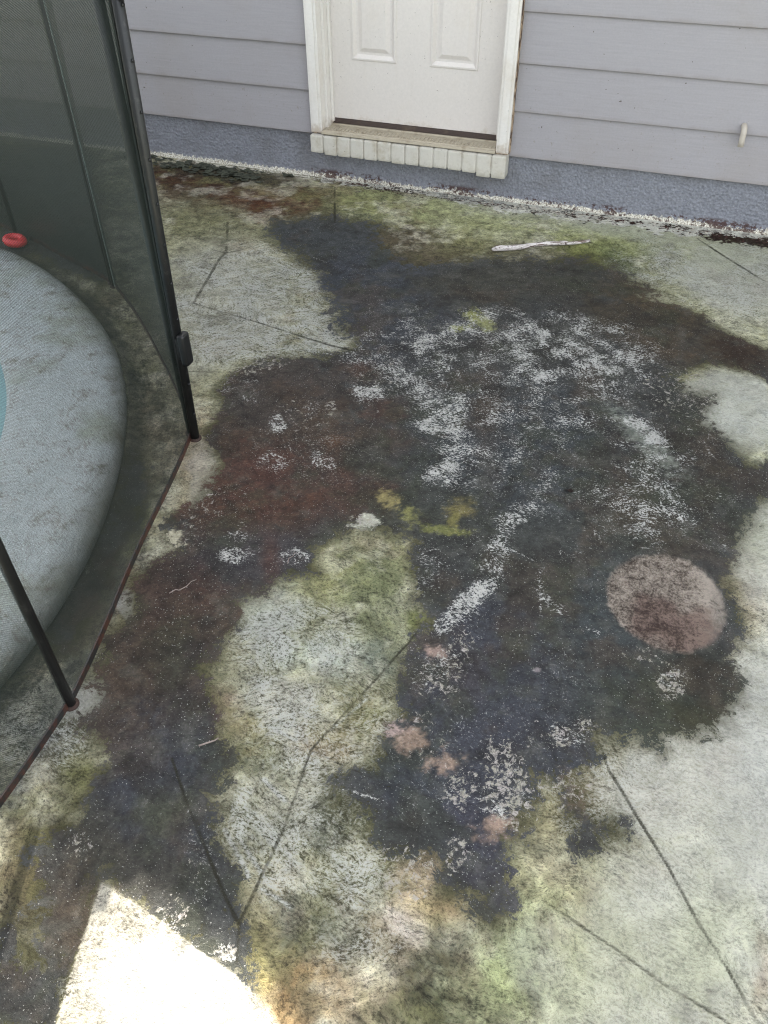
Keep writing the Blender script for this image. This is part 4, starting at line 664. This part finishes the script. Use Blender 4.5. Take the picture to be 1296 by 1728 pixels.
# ------------------------------------------------------------------ pool fence
fence = thing('pool_fence', 'black mesh pool safety fence with thin black poles round the pool', 'fence')
nodes = [(-2.6, -0.62), (-1.475, -1.024), (-0.797, -1.297), (-0.016, -2.055), (0.216, -3.0), (0.215, -3.95), (-0.25, -4.85), (-1.2, -5.35)]
tops = {3: (0.030, 0.0), 2: (0.0, 0.0)}
HF = 1.262
def lean(i): return tops.get(i, (0, 0))
def panel(i, bow):
    a = Vector((*nodes[i], 0)); b = Vector((*nodes[i + 1], 0)); la = lean(i); lb = lean(i + 1)
    d = (b - a); Ln = d.length; nrm = Vector((-d.y, d.x, 0)).normalized()
    n = 18; mzs = 14
    bm = bmesh.new(); uvl = bm.loops.layers.uv.new('UVMap'); G = []
    for s in range(n + 1):
        t_ = s / n; col = []
        for k in range(mzs + 1):
            q = k / mzs; z = 0.012 + q * (HF - 0.03)
            p = a.lerp(b, 0.012 / Ln + t_ * (1 - 0.024 / Ln)) + Vector((la[0] * (1 - t_) + lb[0] * t_, 0, 0)) * (z / 1.13) + nrm * bow * math.sin(math.pi * t_) * (1 - 0.5 * q) + nrm * 0.003 * math.sin(9 * t_ + 3 * q)
            col.append((bm.verts.new((p.x, p.y, z)), (t_ * Ln, z)))
        G.append(col)
    for p, q in zip(G, G[1:]):
        for k in range(mzs):
            f = bm.faces.new((p[k][0], q[k][0], q[k + 1][0], p[k + 1][0])); f.smooth = True
            for lp, uvv in zip(f.loops, (p[k][1], q[k][1], q[k + 1][1], p[k + 1][1])): lp[uvl].uv = uvv
    bot = [c[0][0].co.copy() for c in G]; tp = [c[-1][0].co.copy() for c in G]; sides = [[c[0].co.copy() for c in G[0]], [c[0].co.copy() for c in G[-1]]]
    o = obj('mesh_panel', bm, M_mesh, fence)
    def strip(pts, off, th, mat, name):
        bm = bmesh.new(); prev = None
        for p in pts:
            c = [p + nrm * th, p + nrm * th + off, p - nrm * th + off, p - nrm * th]; cur = [bm.verts.new(v) for v in c]
            if prev:
                for k in range(4): bm.faces.new((prev[k], cur[k], cur[(k + 1) % 4], prev[(k + 1) % 4]))
            else: bm.faces.new(cur)
            prev = cur
        bm.faces.new(prev[::-1]); obj(name, bm, mat, o)
    strip([p - Vector((0, 0, 0.009)) for p in bot], Vector((0, 0, 0.020)), 0.0022, M_hem, 'hem')
    strip(tp, Vector((0, 0, 0.03)), 0.002, M_hem, 'hem')
    u = d.normalized()
    if i == 2: strip([p + Vector((-0.004, 0.0, 0)) for p in sides[1]], u * 0.022, 0.003, M_hem, 'hem')
    if i == 2: strip([p + u * 0.018 for p in sides[0]], u * 0.014, 0.0015, M_seam, 'seam'); strip([p - u * 0.036 for p in sides[1]], u * 0.014, 0.0015, M_seam, 'seam')
for i, bw in zip(range(7), (0.0, 0.01, 0.03, 0.0, 0.012, 0.0, 0.0)): panel(i, bw)
def post(x, y, tx, ty, r=0.0095, foot=True):
    bm = bmesh.new(); tube(bm, [(x, y, -0.01), (x + tx * 0.5, y + ty * 0.5, HF * 0.5), (x + tx, y + ty, HF), (x + tx, y + ty, HF + 0.004)], [r, r, r, r * 0.6], 14)
    o = obj('post', bm, M_black, fence, True)
    if foot:
        bm = bmesh.new(); tube(bm, [(x, y, -0.005), (x, y, 0.004), (x, y, 0.007)], [r + 0.006, r + 0.006, r + 0.001], 16); obj('foot_ring', bm, M_rust, o, True)
for i, (x, y) in enumerate(nodes):
    if i in (2, 3): continue
    post(x, y, 0, 0, 0.0115)
# corner and gate side: pairs of poles that spread apart upwards
post(0.000, -2.065, 0.036, 0.0, 0.013); post(-0.024, -2.045, -0.006, 0.0, 0.013)
post(-0.790, -1.305, 0.040, -0.01); post(-0.812, -1.285, -0.010, 0.01)
# row of snap studs up the corner pole
for k in range(11):
    bm = bmesh.new(); z = 0.1 + k * 0.105; x = 0.003 + 0.036 * z / HF
    tube(bm, [(x + 0.008, -2.068, z), (x + 0.0125, -2.070, z), (x + 0.0135, -2.070, z)], [0.0042, 0.0038, 0.002], 8)
    obj('screw_head', bm, M_black, fence)
# latch block on the corner pole
bm = bmesh.new(); box(bm, 0.020, 0.041, -2.086, -2.052, 0.276, 0.372, 0.007); box(bm, 0.008, 0.0215, -2.078, -2.058, 0.29, 0.355, 0.002)
latch = obj('latch', bm, M_black, fence, True)
bm = bmesh.new(); box(bm, 0.045, 0.085, -2.085, -2.05, 1.162, 1.2, 0.006); obj('latch', bm, M_rust, fence, True)

# ------------------------------------------------------------------ loose things
def patio_z(x, y): return 0.001
bm = bmesh.new(); rnd = random.Random(4); A = Vector((0.545, -0.527, 0)); Bm = Vector((0.69, -0.433, 0)); Cc = Vector((0.915, -0.303, 0)); pts = []; rad = []
for i in range(25):
    t_ = i / 24; p = A * (1 - t_) ** 2 + Bm * 2 * t_ * (1 - t_) + Cc * t_ * t_
    p.x += 0.006 * math.sin(9 * t_); p.y += 0.006 * math.sin(12 * t_ + 1)
    r = 0.0125 * (1 - 0.55 * t_) * (0.9 + 0.2 * rnd.random()) * (0.5 if i == 0 else 1); p.z = r + 0.002; pts.append(p); rad.append(r)
tube(bm, pts, rad, 12)
tube(bm, [(0.80, -0.36, 0.012), (0.825, -0.352, 0.012), (0.85, -0.355, 0.008)], [0.005, 0.004, 0.002], 8)
tag(obj('stick', bm, M_bark, None, True), 'pale peeling stick lying on the green stained concrete before the wall', 'stick')
def twig(pts, r, label):
    bm = bmesh.new(); tube(bm, [(x, y, r + 0.001 + z) for x, y, z in pts], [r * (1 - 0.5 * i / len(pts)) for i in range(len(pts))], 7)
    tag(obj('twig', bm, M_twig, None, True), label, 'twig', 'bits of twig on the slab')
twig([(0.252, -2.645, 0), (0.262, -2.630, 0.002), (0.270, -2.628, 0), (0.283, -2.612, 0.003), (0.284, -2.592, 0), (0.292, -2.583, 0)], 0.0016, 'small curly pale twig on brown mould near the fence foot')
twig([(0.488, -2.455, 0), (0.484, -2.438, 0.002), (0.490, -2.425, 0), (0.489, -2.412, 0)], 0.0014, 'tiny bent twig below the rusty patches, beside the two pale ribbed marks')
twig([(0.532, -2.998, 0), (0.545, -2.988, 0.002), (0.558, -2.976, 0.001), (0.562, -2.968, 0)], 0.0022, 'short pale twig on the bluish dark mould at the lower left')
bm = bmesh.new()
ctr = Vector((1.12, -1.935, 0.002)); ring = []
for k in range(10):
    an = 2 * math.pi * k / 10; rr_ = 0.011 * (1.4 if k in (0, 5) else 0.8 if k % 2 else 1.0)
    ring.append(bm.verts.new(ctr + Vector((rr_ * math.cos(an), 0.6 * rr_ * math.sin(an), 0.004 * math.sin(2 * an) + 0.003))))
c0 = bm.verts.new(ctr + Vector((0, 0, 0.005)))
for k in range(10): bm.faces.new((c0, ring[k], ring[(k + 1) % 10]))
bmesh.ops.solidify(bm, geom=bm.faces[:], thickness=0.0008)
tag(obj('dead_leaf', bm, M_leaf), 'tiny black crumpled leaf on the dark middle of the slab', 'leaf')

# red float behind the fence
bm = bmesh.new(); Rr, r_ = 0.036, 0.019; gg = []
for i in range(36):
    a_ = 2 * math.pi * i / 36; gg.append([bm.verts.new(((Rr + r_ * math.cos(q)) * math.cos(a_) * 1.15, (Rr + r_ * math.cos(q)) * math.sin(a_) * 0.8, 0.02 + 0.9 * r_ * math.sin(q))) for q in [2 * math.pi * j / 14 for j in range(14)]])
for i in range(36):
    for j in range(14): bm.faces.new((gg[i][j], gg[(i + 1) % 36][j], gg[(i + 1) % 36][(j + 1) % 14], gg[i][(j + 1) % 14]))
fl = tag(obj('pool_float', bm, M_red, None, True), 'small red ring float lying by the pool edge behind the mesh', 'float'); fl.location = (-1.405, -1.115, 0.0); fl.rotation_euler = (0, 0, -0.3)

# curled flakes of dried algae along the wall, left of the door
def flakes(name, spots, mat, n, size, seed):
    bm = bmesh.new(); rnd = random.Random(seed)
    for _ in range(n):
        x0, y0, sx, sy = rnd.choice(spots); x = rnd.gauss(x0, sx); y = min(rnd.gauss(y0, sy), -0.004); s_ = size * rnd.uniform(0.4, 1.3); an = rnd.uniform(0, 6.28); cu = rnd.uniform(0.1, 0.6)
        npt = rnd.choice((4, 5, 6)); c_ = bm.verts.new((x, y, 0.003)); rg = []
        for k in range(npt):
            q = an + 6.28 * k / npt; rr = s_ * rnd.uniform(0.6, 1.2); rg.append(bm.verts.new((x + rr * math.cos(q), y + 0.7 * rr * math.sin(q), 0.0025 + cu * rr * rnd.uniform(0.1, 1.0))))
        for k in range(npt): bm.faces.new((c_, rg[k], rg[(k + 1) % npt]))
    return struct(obj(name, bm, mat), 'stuff')
flakes('algae_flakes', [(-1.15, -0.07, 0.09, 0.028), (-1.0, -0.09, 0.07, 0.03), (-0.86, -0.12, 0.06, 0.03), (-1.45, -0.05, 0.07, 0.03), (-0.9, -0.06, 0.14, 0.03)], M_flake, 200, 0.024, 8)
t = NT('peeled_white_paint'); P = t.coord(); M_peel = t.done(t.bsdf(t.mix(t.noise(P, 90, 4), lin4((150, 140, 122)), lin4((222, 218, 206))), 0.8))
flakes('peeled_paint_flakes', [(-1.2, -0.012, 0.25, 0.006), (-0.7, -0.012, 0.2, 0.006), (-0.1, -0.02, 0.25, 0.012), (0.5, -0.035, 0.2, 0.018), (0.9, -0.04, 0.2, 0.02), (1.3, -0.03, 0.2, 0.02)], M_peel, 520, 0.008, 19)
flakes('red_mould_crumbs', [(-0.3, -0.02, 0.12, 0.012), (0.1, -0.05, 0.2, 0.02), (0.6, -0.05, 0.2, 0.02), (1.0, -0.05, 0.2, 0.02), (1.5, -0.05, 0.12, 0.02)], M_mould, 380, 0.006, 9)
